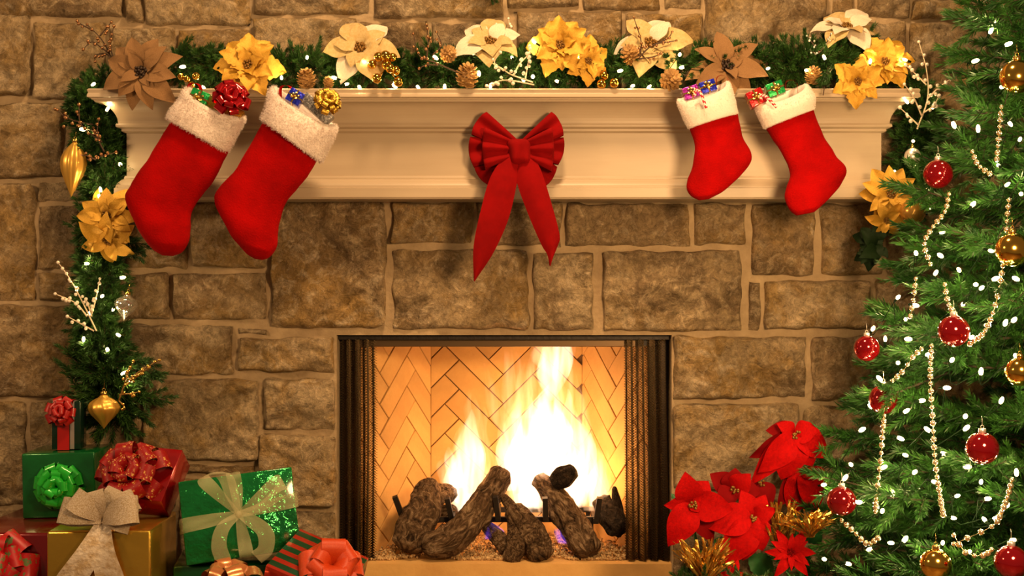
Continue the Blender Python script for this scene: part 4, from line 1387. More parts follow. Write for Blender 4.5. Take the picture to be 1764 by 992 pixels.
def stocking(label, body, cuff, y, fluffy, seed, thick=0.30):
    pl = [P(*a, y) for a, b in body]
    pr = [P(*b, y) for a, b in body]
    n, sg = 40, 28
    L = catmull(pl, n)
    R_ = catmull(pr, n)
    cpos = P((cuff[-1][0][0] + cuff[-1][1][0]) / 2, (cuff[-1][0][1] + cuff[-1][1][1]) / 2, y)
    t = empty('stocking', cpos, label, 'stocking', 'stockings hung from the mantel')

    def loft(La, Ra, thk, bulge, amp, sd):
        rows = []
        w0 = max((a - b).length for a, b in zip(La, Ra))
        for i in range(len(La)):
            c = (La[i] + Ra[i]) / 2
            h = (Ra[i] - La[i]) / 2
            f = thk(i / (len(La) - 1), h.length * 2)
            r = []
            for j in range(sg):
                a = 2 * PI * j / sg
                ca, sa = math.cos(a), math.sin(a)
                p = c + h * (math.copysign(abs(ca) ** 0.85, ca)) + V((0, -f * math.copysign(abs(sa) ** 0.8, sa), 0))
                nn = noise.fractal(V((p.x * 9 + sd, p.y * 5, p.z * 9)), 1.0, 2.0, 3)
                p += V((h.normalized().x * ca, -sa, h.normalized().z * ca)) * nn * amp
                r.append(p)
            rows.append(r)
        return rows
    w_ref = (pl[0] - pr[0]).length

    def thk(f, w):
        return min(w * 0.5, w_ref * thick) * (0.95 - 0.1 * f)
    rows = loft(L, R_, thk, 0, 0.007, seed)
    m_ = MB().grid(rows, True)
    m_.f += [tuple(reversed(range(sg))), tuple((n - 1) * sg + j for j in range(sg))]
    m_.m += [0, 0]
    m_.build('sock', MT['plush'], t)
    # cuff: from the lower rim up to the mouth, then folded inside
    cl = catmull([P(*a, y) for a, b in cuff], 14)
    cr_ = catmull([P(*b, y) for a, b in cuff], 14)
    wc = (cl[0] - cr_[0]).length

    def thc(f, w):
        return wc * (thick + 0.05) * (1 + 0.12 * math.sin(PI * f))
    outer = loft(cl, cr_, thc, 0, 0.010 if fluffy else 0.005, seed + 4)
    ctr = [sum(r, V((0, 0, 0))) / sg for r in outer]
    up0 = (ctr[-1] - ctr[0]).normalized()
    for i, r in enumerate(outer):
        for j in range(sg):
            r[j] -= up0 * 0.030 * (i / (len(outer) - 1)) ** 2 * max(0, math.sin(2 * PI * j / sg))
    up = (ctr[-1] - ctr[0]).normalized()
    lipf = [(1.0, 0.0), (0.97, 0.007), (0.90, 0.010), (0.82, 0.006), (0.78, -0.01), (0.74, -0.05)]
    inner = [[ctr[-1] + (p - ctr[-1]) * s + up * h for p in outer[-1]] for s, h in lipf[1:]]
    low = [[ctr[0] + (p - ctr[0]) * s + up * h for p in outer[0]] for s, h in ((0.80, 0.012), (0.93, -0.004))]
    allr = low + outer + inner
    m_ = MB().grid(allr, True)
    m_.f.append(tuple((len(allr) - 1) * sg + j for j in range(sg)))
    m_.m.append(0)
    cf = m_.build('cuff', MT['fur'] if fluffy else MT['felt'], t)
    # short pile standing off the cuff and the plush
    for part, rws, cnt, ln, mt_ in ((cf, allr[1:-2], 9000 if fluffy else 5000, 0.0075 if fluffy else 0.0032, 'fur' if fluffy else 'felt'),):
        A = np.array([[list(p) for p in r] for r in rws])
        I = NR.integers(0, A.shape[0] - 1, cnt)
        J = NR.integers(0, sg, cnt)
        K = (J + 1) % sg
        fu, fv = NR.random((cnt, 1)), NR.random((cnt, 1))
        p = (A[I, J] * (1 - fu) + A[I, K] * fu) * (1 - fv) + (A[I + 1, J] * (1 - fu) + A[I + 1, K] * fu) * fv
        e1, e2 = A[I, K] - A[I, J], A[I + 1, J] - A[I, J]
        nn = np.cross(e1, e2)
        nn /= np.linalg.norm(nn, axis=1)[:, None] + 1e-9
        cc = np.array([list(sum(r, V((0, 0, 0))) / sg) for r in rws])[I]
        sgn = np.sign(np.sum(nn * (p - cc), axis=1))[:, None]
        nn = nn * sgn
        d = nn + NR.normal(size=(cnt, 3)) * 0.45
        d /= np.linalg.norm(d, axis=1)[:, None]
        d *= ln * NR.uniform(0.6, 1.1, (cnt, 1))
        sd = np.cross(d, NR.normal(size=(cnt, 3)))
        sd /= np.linalg.norm(sd, axis=1)[:, None] + 1e-9
        sd *= 0.0005
        q = np.stack([p - sd, p + sd, p + d + sd * 0.2, p + d - sd * 0.2], 1)
        o = quads('pile', q, MT[mt_], None, (0, 0, 0))
        # child of the cuff
        me = o.data
        base = np.array(t.location) + np.array(cf.location)
        me.vertices.foreach_set('co', (q - base).astype(np.float32).ravel())
        o.parent = cf
        tag(o, kind='stuff')
    return t


YS = -0.30
stocking('red plush stocking with fluffy white cuff holding a green gift and red foil bow',
         [((297, 205), (396, 255)), ((274, 245), (376, 292)), ((250, 283), (353, 328)), ((226, 318), (336, 352)), ((217, 340), (330, 376)), ((234, 382), (328, 398)), ((250, 412), (324, 416)), ((264, 430), (312, 434)), ((280, 440), (298, 441))],
         [((289, 203), (392, 262)), ((304, 178), (408, 234)), ((318, 152), (423, 208))], YS, True, 1)
stocking('red plush stocking with fluffy white cuff holding a silver box and gold bow',
         [((455, 208), (549, 272)), ((430, 252), (524, 312)), ((402, 294), (492, 348)), ((375, 328), (481, 380)), ((372, 350), (479, 402)), ((388, 382), (478, 420)), ((405, 412), (474, 434)), ((424, 436), (465, 444)), ((438, 446), (454, 448))],
         [((450, 204), (552, 278)), ((460, 178), (566, 250)), ((470, 152), (579, 222))], YS, True, 2)
stocking('red felt stocking with smooth pale cuff holding purple and blue gifts',
         [((1187, 218), (1270, 194)), ((1195, 250), (1280, 232)), ((1194, 285), (1294, 266)), ((1184, 308), (1291, 284)), ((1181, 324), (1270, 308)), ((1188, 338), (1245, 330)), ((1202, 345), (1222, 343))],
         [((1185, 221), (1271, 195)), ((1175, 198), (1267, 172)), ((1167, 176), (1258, 143))], YS, False, 3, 0.26)
stocking('red felt stocking with smooth pale cuff closest to the tree holding green gift',
         [((1320, 220), (1398, 188)), ((1342, 255), (1420, 235)), ((1362, 295), (1440, 266)), ((1355, 322), (1458, 292)), ((1351, 342), (1448, 318)), ((1358, 360), (1425, 345)), ((1374, 371), (1400, 366))],
         [((1316, 221), (1401, 188)), ((1305, 200), (1402, 168)), ((1295, 182), (1392, 148))], YS, False, 4, 0.26)


# ------------------------------------------------------------------ boxes, ribbons and bows


def bow_loop_mesh(name, mm, L, H, W, sharp=0.0):
    rows = []
    for i in range(17):
        a = 2 * PI * i / 16
        x = L * (1 - math.cos(a)) / 2
        z = H * math.sin(a) * (0.35 + 0.65 * x / L)
        ww = W / 2 * (0.45 + 0.55 * min(1, x / L * 1.6))
        rows.append([(x, v * ww, z + 0.06 * H * math.sin(v * 3 + i)) for v in (-1, -0.33, 0.33, 1)])
    m_ = MB().grid(rows)
    me = bpy.data.meshes.new(name)
    me.from_pydata(m_.v, [], m_.f)
    me.materials.append(MT[mm])
    me.polygons.foreach_set('use_smooth', [True] * len(me.polygons))
    return me


def pom_bow(parent, center, normal, R, n, W, mm, seed=0, rings=((0.15, 1.0), (0.6, 0.9), (1.05, 0.75)), H=None, flat=1.0):
    """rosette bow: a knot part with ribbon loops as its sub-parts, in the parent's local frame"""
    rs = random.Random(seed)
    rot = face_rot(normal, rs.random() * 3).to_4x4()
    m_ = MB().ball((0, 0, R * 0.18), R * 0.22, 8, 6, sx=(1, 1, 0.8))
    k_ = m_.build('bow', MT[mm], parent, local=True)
    k_.matrix_local = Matrix.Translation(center) @ rot
    me = bow_loop_mesh('loop', mm, 1.0, (H or 0.30), W / R)
    for ri, (pitch, ln) in enumerate(rings):
        for q in range(n):
            a = 2 * PI * (q + 0.5 * ri) / n + rs.uniform(-0.12, 0.12)
            s = R * ln * rs.uniform(0.88, 1.08)
            m4 = Matrix.Diagonal((1, 1, flat, 1)) @ Matrix.Rotation(a, 4, 'Z') @ Matrix.Translation((0, 0, R * 0.12 * ri + R * 0.08)) @ Matrix.Rotation(-pitch + rs.uniform(-0.15, 0.15), 4, 'Y') @ Matrix.Scale(s, 4)
            obj_from('loop', me, k_, m4)
    return k_


def ribbon(pts, widths, side, name, mm, parent, n=24, local=True, ripple=0.0, nv=6, cup=0.0, nrm=None):
    """flat ribbon along pts, spread along the side vector(s)"""
    path = catmull(pts, n)
    ws = lerp_list(widths, n)
    sides = [V(s) for s in side] if isinstance(side[0], (tuple, list, Vector)) else [V(side)] * len(pts)
    sd = catmull(sides, n)
    rows = []
    for i in range(n):
        t = (path[min(i + 1, n - 1)] - path[max(0, i - 1)]).normalized()
        s = sd[i].normalized()
        nn = t.cross(s).normalized()
        rows.append([path[i] + s * (v * ws[i] / 2) + nn * (ripple * math.sin(v * 5 + i * 0.5) + cup * (1 - v * v)) for v in [2 * j / (nv - 1) - 1 for j in range(nv)]])
    rows2 = [[p + V((0, 0.0012, 0)) for p in r] for r in rows]
    m_ = MB().grid(rows)
    return m_.build(name, MT[mm], parent, local=local)


def gift(label, front, y, dims, rot, box_mat, name='gift_box', group=None, base_name='box'):
    """front: pixel of the front face's centre; dims (w, d, h); rot Euler"""
    w_, d_, h_ = dims
    R3 = Euler(rot).to_matrix()
    fc = P(front[0], front[1], y)
    t = empty(name, fc - R3 @ V((0, -d_ / 2, h_ / 2)), label, 'gift', group, rot=rot)
    b = MB().box((-w_ / 2, -d_ / 2, 0), (w_ / 2, d_ / 2, h_)).build(base_name, MT[box_mat], t, local=True, bevel=min(w_, d_, h_) * 0.025)
    return t


def band(t, dims, axis, pos, width, mm, eps=0.0015):
    """ribbon band wrapped round the box in the plane normal to the other axis"""
    w_, d_, h_ = dims
    m_ = MB()
    e = eps
    if axis == 'v':      # vertical band over front, top, back
        loop = [(-d_ / 2 - e, -e), (-d_ / 2 - e, h_ + e), (d_ / 2 + e, h_ + e), (d_ / 2 + e, -e)]
        rows = [[(pos - width / 2, a, b), (pos + width / 2, a, b)] for a, b in loop + loop[:1]]
    else:                # horizontal band round front, sides, back
        loop = [(-w_ / 2 - e, -d_ / 2 - e), (w_ / 2 + e, -d_ / 2 - e), (w_ / 2 + e, d_ / 2 + e), (-w_ / 2 - e, d_ / 2 + e)]
        rows = [[(a, b, pos - width / 2), (a, b, pos + width / 2)] for a, b in loop + loop[:1]]
    m_.grid(rows)
    return m_.build('ribbon', MT[mm], t, local=True, smooth=False)


R_ = math.radians
# green box, green rosette, on the dark red box
d1 = (M(124, -.30), 0.20, M(112, -.30))
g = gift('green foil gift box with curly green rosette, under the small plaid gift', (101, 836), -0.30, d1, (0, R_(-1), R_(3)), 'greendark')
pom_bow(g, V((0.005, -d1[1] / 2, d1[2] * 0.52)), (0, -1, 0), M(42, -.3), 11, M(20, -.3), 'greenribbon', 3)
# small plaid gift on top
d2 = (M(48, -.25), 0.07, M(82, -.25))
MT['plaid'] = stripe_material('green_plaid_foil', (0.01, 0.035, 0.02), (0.42, 0.36, 0.34), 9.0, 'X', 0.15, 0.5, 0.72)
g = gift('small dark green and silver gift with red ribbon bow standing on the green box', (114, 733), -0.25, d2, (0, 0, R_(5)), 'plaid')
band(g, d2, 'v', -0.008, M(20, -.25), 'redribbon')
pom_bow(g, V((-0.010, -d2[1] / 2, d2[2] * 0.78)), (-0.1, -1, 0.2), M(27, -.25), 7, M(15, -.25), 'redribbon', 5)
# dark red box at the frame edge, printed ribbon
d3 = (0.34, 0.42, 0.35)
g = gift('dark red gift box carrying the green box, with a printed ribbon bow', (35, 1010), -0.52, d3, (0, 0, R_(-2)), 'reddark')
g.location.z = FLOOR_Z
pom_bow(g, V((-0.06, -d3[1] / 2, d3[2] * 0.72)), (0.1, -1, 0.35), M(66, -.5), 6, M(44, -.5), 'redgreenprint', 7, H=0.38)
# tilted red box with gold-printed bow
d4 = (M(112, -.36), M(105, -.36), M(50, -.36))
g = gift('red foil gift box tipped forward showing a big red bow with gold print', (232, 872), -0.42, d4, (R_(48), R_(4), R_(-10)), 'redfoil')
pom_bow(g, V((-0.012, -0.02, d4[2])), (0, -0.25, 1), M(66, -.36), 7, M(34, -.36), 'redprint', 9, rings=((0.1, 1.0), (0.55, 0.85), (1.0, 0.6)), H=0.36)
# gold box with silver bow
d5 = (M(178, -.62), 0.30, 0.375)
g = gift('gold foil gift box with a wide silver ribbon bow on its front edge', (170, 1000), -0.62, d5, (0, 0, R_(2)), 'goldfoil')
g.location.z = FLOOR_Z
bx, bz = 0.012, d5[2]
for a, ln in ((2.75, .9), (2.2, .8), (0.35, .95), (0.95, .75), (1.55, .6)):
    pass
bk = MB().ball((bx, -d5[1] / 2 + 0.01, bz + 0.035), 0.016, 10, 7).build('bow', MT['silverribbon'], g, local=True)
lm = bow_loop_mesh('loop', 'silverribbon', 1.0, 0.26, 0.62)
for a, ln, tw in ((2.95, .115, .2), (2.55, .10, -.2), (0.15, .120, -.2), (0.55, .10, .3), (1.15, .085, .2), (1.85, .08, -.2), (-0.25, .085, .1)):
    m4 = Matrix.Translation((bx, -d5[1] / 2 - 0.005, bz + 0.035)) @ face_rot((0, -1, 0.35)).to_4x4() @ Matrix.Rotation(a, 4, 'Z') @ Matrix.Rotation(tw - 0.3, 4, 'Y') @ Matrix.Scale(ln, 4)
    obj_from('loop', lm, bk, m4)
fy = -d5[1] / 2 - 0.006
ribbon([(bx, fy, bz + 0.025), (bx - 0.035, fy - 0.02, bz - 0.06), (bx - 0.09, fy - 0.012, bz - 0.14), (bx - 0.135, fy - 0.006, bz - 0.215)], [0.03, 0.066, 0.075, 0.075], (0.75, 0, -0.35), 'ribbon_tail', 'silverribbon', g, ripple=0.002)
ribbon([(bx + 0.004, fy, bz + 0.025), (bx + 0.010, fy - 0.02, bz - 0.06), (bx + 0.028, fy - 0.012, bz - 0.14), (bx + 0.050, fy - 0.006, bz - 0.235)], [0.03, 0.062, 0.075, 0.078], (1, 0, 0.2), 'ribbon_tail', 'silverribbon', g, ripple=0.002)

# big bright green box with cream organza bow
d6 = (M(193, -.48), 0.14, M(142, -.48))
g = gift('bright green foil gift box tied with a sheer cream ribbon bow, leaning back', (413, 888), -0.48, d6, (R_(-9), R_(-6), R_(13)), 'greenfoil')
fy = -d6[1] / 2 - 0.004
kz = d6[2] * 0.52
kx = -0.002
KN = V((kx, fy - 0.012, kz))
ribbon([KN, (kx - 0.075, fy - 0.008, kz - 0.006), (-d6[0] / 2 - 0.003, fy - 0.003, kz - 0.012), (-d6[0] / 2 - 0.004, d6[1] / 2, kz - 0.03)], [0.018, 0.036, 0.042, 0.042], [(0, 0, 1), (0, 0, 1), (0, 0, 1), (0, 0, 1)], 'ribbon', 'organza', g, ripple=0.0015)
ribbon([KN, (kx + 0.09, fy - 0.008, kz + 0.010), (d6[0] / 2 + 0.003, fy - 0.003, kz + 0.018), (d6[0] / 2 + 0.004, d6[1] / 2, kz + 0.018)], [0.018, 0.036, 0.042, 0.042], (0, 0, 1), 'ribbon', 'organza', g, ripple=0.0015)
ribbon([KN, (kx, fy - 0.008, kz + 0.07), (kx - 0.004, fy - 0.003, d6[2] + 0.003), (kx - 0.004, d6[1] / 2, d6[2] + 0.004)], [0.018, 0.036, 0.04, 0.04], (1, 0, 0), 'ribbon', 'organza', g, ripple=0.0015)
ribbon([KN, (kx + 0.006, fy - 0.008, kz - 0.07), (kx + 0.010, fy - 0.003, -0.003), (kx + 0.010, d6[1] / 2, -0.004)], [0.018, 0.036, 0.04, 0.04], (1, 0, 0), 'ribbon', 'organza', g, ripple=0.0015)
kb = MB().ball(KN, 0.010, 8, 6).build('bow', MT['organza'], g, local=True)
ribbon([(0, 0, 0), (-0.06, -0.035, 0.075), (-0.085, -0.03, 0.115), (-0.03, -0.012, 0.112), (-0.012, -0.006, 0.05), (0, 0, 0)], [0.014, 0.036, 0.045, 0.045, 0.035, 0.014], [(0.7, 0, 0.5), (0.8, 0, 0.4), (0.6, 0.6, 0.3), (1, 0, 0), (1, 0, 0), (1, 0, 0)], 'loop', 'organza', kb).location = KN
ribbon([(0, 0, 0), (0.05, -0.03, 0.03), (0.115, -0.035, 0.07), (0.13, -0.02, 0.06), (0.07, -0.008, 0.015), (0, 0, 0)], [0.014, 0.032, 0.048, 0.048, 0.03, 0.014], [(-0.3, 0, 1), (-0.4, 0, 1), (-0.5, 0.2, 1), (-0.3, 0.2, 1), (0, 0, 1), (0, 0, 1)], 'loop', 'organza', kb).location = KN
ribbon([(0, 0, 0), (-0.045, -0.012, -0.03), (-0.062, -0.010, -0.075), (-0.055, -0.006, -0.118)], [0.016, 0.036, 0.042, 0.044], [(0.5, 0, -0.8), (0.7, 0, -0.5), (1, 0, 0), (1, 0, 0)], 'ribbon_tail', 'organza', kb, ripple=0.001).location = KN
ribbon([(0, 0, 0), (0.032, -0.014, -0.022), (0.066, -0.016, -0.06), (0.062, -0.012, -0.105), (0.035, -0.008, -0.125)], [0.016, 0.036, 0.046, 0.044, 0.042], [(0.6, 0, 0.8), (0.7, 0, 0.6), (1, 0, 0.1), (0.8, 0, -0.5), (0.6, 0, -0.8)], 'ribbon_tail', 'organza', kb, ripple=0.001).location = KN

# dark gift the green one stands on
d7 = (0.36, 0.24, 0.245)
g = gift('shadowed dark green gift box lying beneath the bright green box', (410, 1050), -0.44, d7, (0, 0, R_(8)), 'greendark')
g.location.z = FLOOR_Z
# front low gift with the red and gold bow
d8 = (0.24, 0.20, 0.222)
g = gift('low gift at the front topped with a looped red and gold ribbon bow', (388, 1075), -0.72, d8, (0, 0, R_(6)), 'reddark')
g.location.z = FLOOR_Z
MT['redgold'] = stripe_material('red_gold_ribbon', (0.42, 0.008, 0.010), (0.66, 0.42, 0.14), 11.0, 'Y', 0.25, 0.4, 0.55)
pom_bow(g, V((0, -0.03, d8[2] - 0.004)), (0, -0.3, 1), M(62, -.72), 6, M(30, -.72), 'redgold', 12, rings=((0.1, 1.0), (0.8, 0.85)), H=0.42)
# striped gift with orange bow
d9 = (0.215, 0.20, 0.06)
MT['striped'] = stripe_material('red_green_striped_foil', (0.008, 0.075, 0.03), (0.42, 0.03, 0.014), 8.0, 'Y', 0.2, 0.4, 0.58)
g = gift('red and green striped gift box with a puffy orange bow beside the mesh curtain', (516, 1016), -0.66, d9, (R_(20), R_(20), R_(-12)), 'striped')
pom_bow(g, V((0.045, -0.015, d9[2])), (0.1, -0.35, 1), M(56, -.66), 6, M(46, -.66), 'orange', 14, rings=((0.1, 1.0), (0.7, 0.9)), H=0.42)
d10 = (0.20, 0.16, 0.105)
g = gift('plain red gift box propping up the striped one at the hearth', (540, 1080), -0.62, d10, (0, 0, R_(-8)), 'reddark')
g.location.z = FLOOR_Z

# ------------------------------------------------------------------ little things in the stockings


def mini_gift(label, px, py, wpx, hpx, y, rot, mm, tie='goldmatte'):
    w_, h_ = M(wpx, y), M(hpx, y)
    d_ = min(w_, h_) * 0.8
    g_ = gift(label, (px, py), y, (w_, d_, h_), rot, mm, name='small_gift', group='small gifts in the stockings')
    band(g_, (w_, d_, h_), 'v', 0, w_ * 0.10, tie, 0.0008)
    band(g_, (w_, d_, h_), 'h', h_ / 2, w_ * 0.10, tie, 0.0008)
    pom_bow(g_, V((0, -d_ / 2, h_ * 0.5)), (0, -1, 0.5), w_ * 0.33, 5, w_ * 0.14, tie, int(px), rings=((0.3, 1.0),))
    return g_


def foil_bow(label, px, py, rpx, y, mm, n, W, normal, seed, rings=((0.1, 1.0), (0.55, 0.9), (1.0, 0.7))):
    t = empty('foil_bow', P(px, py, y), label, 'bow')
    pom_bow(t, V((0, 0, 0)), normal, M(rpx, y), n, M(W, y), mm, seed, rings=rings)
    return t


mini_gift('tiny green foil gift with gold tie in the fluffy stocking', 342, 168, 32, 27, -0.345, (R_(-10), R_(22), 0), 'minigreen')
bxg = gift('yellow gold gift box sunk in the stocking below the red foil bow', (385, 190), -0.330, (M(62, -.33), 0.03, M(34, -.33)), (R_(-10), R_(31), 0), 'goldfoil', name='small_gift', group='small gifts in the stockings')
foil_bow('shiny dark red foil bow on the gift in the fluffy stocking', 397, 172, 33, -0.350, 'redshiny', 7, 17, (0.3, -1, 0.35), 21)
mini_gift('small blue foil gift in the stocking beside the silver box', 508, 166, 26, 24, -0.345, (R_(-10), R_(30), 0), 'blue')
bxg = gift('silver glitter gift box standing in the fluffy stocking under a gold bow', (545, 186), -0.335, (M(62, -.33), 0.035, M(20, -.33)), (R_(-6), R_(42), 0), 'silverglitter', name='small_gift', group='small gifts in the stockings')
foil_bow('gold foil bow with many loops on the silver box', 562, 177, 26, -0.350, 'goldfoil', 8, 11, (0.5, -1, 0.4), 22)
mini_gift('tiny purple foil gift with gold tie at the stocking mouth', 1191, 158, 27, 21, -0.335, (R_(-8), R_(-18), 0), 'purple')
mini_gift('tiny blue foil gift between the purple one and the cuff loop', 1220, 148, 27, 20, -0.330, (R_(-8), R_(-18), 0), 'blue')
mini_gift('tiny red foil gift with gold bow leaning out of the stocking closest to the tree', 1303, 167, 28, 27, -0.335, (R_(-8), R_(-24), 0), 'minired')
mini_gift('tiny green foil gift in the stocking closest to the tree', 1336, 152, 29, 23, -0.330, (R_(-8), R_(-20), 0), 'minigreen')
for lab, px, py, y in (('red felt hanging loop sticking up behind the green tiny gift', 334, 151, -0.30), ('red felt hanging loop sticking up next to the blue tiny gift', 492, 155, -0.30), ('red felt hanging loop at the upper corner of the purple gift stocking', 1243, 138, -0.29), ('red felt hanging loop behind the cuff of the stocking closest to the tree', 1362, 146, -0.29)):
    t = empty('hanging_loop', P(px, py + 8, y), lab, 'loop')
    ribbon([P(px - 9, py + 16, y), P(px - 8, py - 4, y), P(px + 2, py - 8, y + 0.01), P(px + 11, py - 2, y + 0.02), P(px + 12, py + 14, y + 0.02)], [0.02] * 5, (0.25, 0.9, 0.1), 'strap', 'plush', t, local=False)
for lab, a, b in (('thin striped candy cane poking from the purple gift stocking', (1207, 160), (1217, 186)), ('thin striped candy cane poking from the stocking closest to the tree', (1322, 168), (1338, 185))):
    y = -0.378
    pa, pb = P(*a, y), P(*b, y - 0.004)
    d = (pa - pb).normalized()
    path = [pb, pb.lerp(pa, 0.5), pa, pa + d * 0.008 + V((-.004, 0.004, 0)), pa + d * 0.010 + V((-.010, 0.010, 0)), pa + V((-.015, 0.016, -.006))]
    pts = catmull(path, 30)
    m_ = MB().tube(pts, M(2.6, y), 8)
    m_.m = [1 if ((k // 8) + (k % 8) * 0.5) % 4 < 1.7 else 0 for k in range(len(m_.f))]
    t = m_.build('candy_cane', [MT['cane_white'], MT['cane_red']], loc=(pa + pb) / 2)
    tag(t, lab, 'candy cane', 'candy canes in the stockings')

# ------------------------------------------------------------------ velvet bow on the mantel
YB = -0.19
bow = empty('velvet_bow', P(895, 258, YB), 'large red velvet bow with two long tails pinned to the middle of the mantel', 'bow')


def fan_loop(tipa, tipb, y, depth, name='loop', pleat=1.5, amp=0.010):
    """band that spreads from the knot to the edge tipa..tipb, then folds back behind"""
    k0 = P(895, 258, y)
    A, B = P(*tipa, y), P(*tipb, y)
    n, m = 16, 12
    rows = []
    for i in range(2 * n + 1):
        s = 1 - abs(i / n - 1)          # 0 at the knot, 1 at the fold
        ph = i / n * PI                  # round the loop
        r = []
        for j in range(m + 1):
            v = j / m
            tip = A.lerp(B, v)
            bul = 1 + 0.07 * math.sin(PI * v)
            hw = M(13, y)
            st = k0 + (B - A).normalized() * ((v - 0.5) * 2 * hw * 0.8)
            p = st.lerp(k0 + (tip - k0) * bul, math.sin(s * PI / 2) ** 0.9)
            fr = -1 if i < n else 1
            dep = math.sin(min(1, s) * PI) * 0.5 + 0.35 * math.sin(s * PI / 2)
            p = p + V((0, fr * depth * (math.sin(s * PI * 0.93) ** 0.7 if 0 < s < 1 else 0) * 0.5, 0))
            p += V((0, -amp * math.sin(v * PI * 2 * pleat) * (0.3 + s) * (1 - 0.3 * s), 0))
            r.append(p)
        rows.append(r)
    return MB().grid(rows).build(name, MT['velvet'], bow)


fan_loop((838, 193), (812, 232), -0.175, 0.035)
fan_loop((950, 193), (971, 233), -0.175, 0.035)
fan_loop((810, 236), (816, 288), -0.165, 0.035)
fan_loop((971, 237), (962, 284), -0.165, 0.035)
fan_loop((816, 286), (846, 322), -0.155, 0.030)
fan_loop((960, 288), (934, 325), -0.155, 0.030)
fan_loop((834, 220), (836, 292), -0.200, 0.045, pleat=2.6, amp=0.017)
fan_loop((951, 220), (950, 296), -0.200, 0.045, pleat=2.6, amp=0.017)
m_ = MB()
rows = []
for i in range(13):
    u = 2 * i / 12 - 1
    r = []
    for j in range(13):
        v = 2 * j / 12 - 1
        q = P(895 + 21 * u * (1 + 0.06 * v * v) + 2 * v - 2 * u * v, 260 + 22 * v * (1 - 0.04 * u * u), -0.240)
        q.y += 0.045 * (abs(u) ** 5) + 0.02 * abs(v) ** 6 + 0.004 * math.sin(u * 5 + v * 2)
        r.append(q)
    rows.append(r)
m_.grid(rows).build('knot', MT['velvet'], bow)
ribbon([P(886, 268, -0.205), P(868, 310, -0.225), P(852, 370, -0.23), P(833, 430, -0.23), P(817, 484, -0.225)], [M(28, -.2), M(47, -.22), M(50, -.22), M(36, -.22), M(2, -.22)], (1, 0.12, -0.28), 'tail', 'velvet', bow, local=False, cup=0.012)
ribbon([P(904, 268, -0.205), P(912, 305, -0.225), P(930, 360, -0.23), P(948, 412, -0.23), P(952, 430, -0.226), P(947, 457, -0.22)], [M(28, -.2), M(46, -.22), M(44, -.22), M(36, -.22), M(25, -.22), M(2, -.22)], [(1, -0.1, 0.25), (1, -0.1, 0.3), (1, -0.1, 0.35), (0.9, -0.1, 0.5), (0.8, 0, 0.7), (0.7, 0, 0.8)], 'tail', 'velvet', bow, local=False, cup=0.012)
# ------------------------------------------------------------------ christmas tree
TAX, TAY = P(1850, 500, -0.62).x, -0.62
APEX = 2.36


def cone_r(z):
    return max(0.03, (APEX - z) * 0.335)


tree = empty('christmas_tree', (TAX, TAY, FLOOR_Z), 'dense green artificial christmas tree hung with red and gold baubles', 'tree')
MB().tube([(TAX, TAY, FLOOR_Z), (TAX, TAY, 1.2), (TAX, TAY, APEX - 0.05)], [0.030, 0.022, 0.006], 10).build('trunk', MT['trunk'], tree)
z = FLOOR_Z + 0.06
lev = 0
while z < APEX - 0.06:
    Lr = cone_r(z)
    nb = max(4, int(5 + Lr * 11))
    for k in range(nb):
        az = 2 * PI * (k + 0.5 * (lev % 2)) / nb + NR.uniform(-0.13, 0.13)
        ca, sa = math.cos(az), math.sin(az)
        if ca > 0.45 and sa > -0.5:
            continue
        L = Lr * NR.uniform(0.80, 1.07)
        if sa > 0.05:
            L = min(L, (-0.13 - TAY) / sa)
        if L < 0.08:
            continue
        z0b = z + NR.uniform(-0.04, 0.04)
        tipz = z0b + NR.uniform(-0.02, 0.06)
        path = catmull([V((TAX, TAY, z0b + 0.02)), V((TAX + ca * L * .5, TAY + sa * L * .5, z0b - 0.01)), V((TAX + ca * L, TAY + sa * L, tipz))], 12)
        wood = MB().tube(path, [0.005 - 0.003 * i / 11 for i in range(12)], 5)
        out = []
        nsp = max(3, int(L / 0.046))
        dirb = V((ca, sa, 0))
        sdv = V((-sa, ca, 0))
        for q in range(nsp):
            f = 0.18 + 0.82 * (q + 0.5) / nsp
            p = path[min(11, int(f * 11))]
            for sgn in (-1, 1):
                dv = dirb * NR.uniform(0.55, 1.0) + sdv * sgn * NR.uniform(0.5, 0.95) + V((0, 0, NR.uniform(-0.25, 0.45)))
                s = NR.uniform(0.75, 1.1) * (1.0 if f > 0.4 else 0.8)
                if p.y + dv.normalized().y * 0.15 > -0.07:
                    dv.y = -abs(dv.y)
                out.append(place_sprig(TREE_PROTO, p, dv, s))
                wood.tube([p, p + dv.normalized() * 0.11 * s], 0.0016, 3, caps=False)
            if q % 2 == 0:
                dv = dirb * 0.8 + V((0, 0, 1)) * NR.uniform(-0.5, 0.9) + rnd() * 0.2
                out.append(place_sprig(TREE_PROTO, p, dv, 0.85))
        out.append(place_sprig(TREE_PROTO, path[-2], dirb + V((0, 0, 0.25)), 0.9))
        br = wood.build('branch', MT['trunk'], tree)
        arr = np.concatenate(out)
        arr[:, :, 1] = np.minimum(arr[:, :, 1], -0.055 - 0.01 * NR.random(arr.shape[:2]))
        nd = quads('needles', arr, MT['needle_tree'], br, (TAX, TAY, FLOOR_Z))
        tag(nd, kind='stuff')
    z += 0.108
    lev += 1


def tree_front(px, py, inset=0.92):
    """where the sight line through the pixel meets the tree's outer cone"""
    y = -1.55
    while y < -0.18:
        q = P(px, py, y)
        if math.hypot(q.x - TAX, q.y - TAY) <= (cone_r(q.z) + 0.05) * inset:
            return q
        y += 0.006
    best, by = 9, -0.6
    for k in range(120):
        y = -1.3 + 0.009 * k
        q = P(px, py, y)
        e = math.hypot(q.x - TAX, q.y - TAY) - cone_r(q.z)
        if e < best:
            best, by = e, y
    return P(px, py, by)


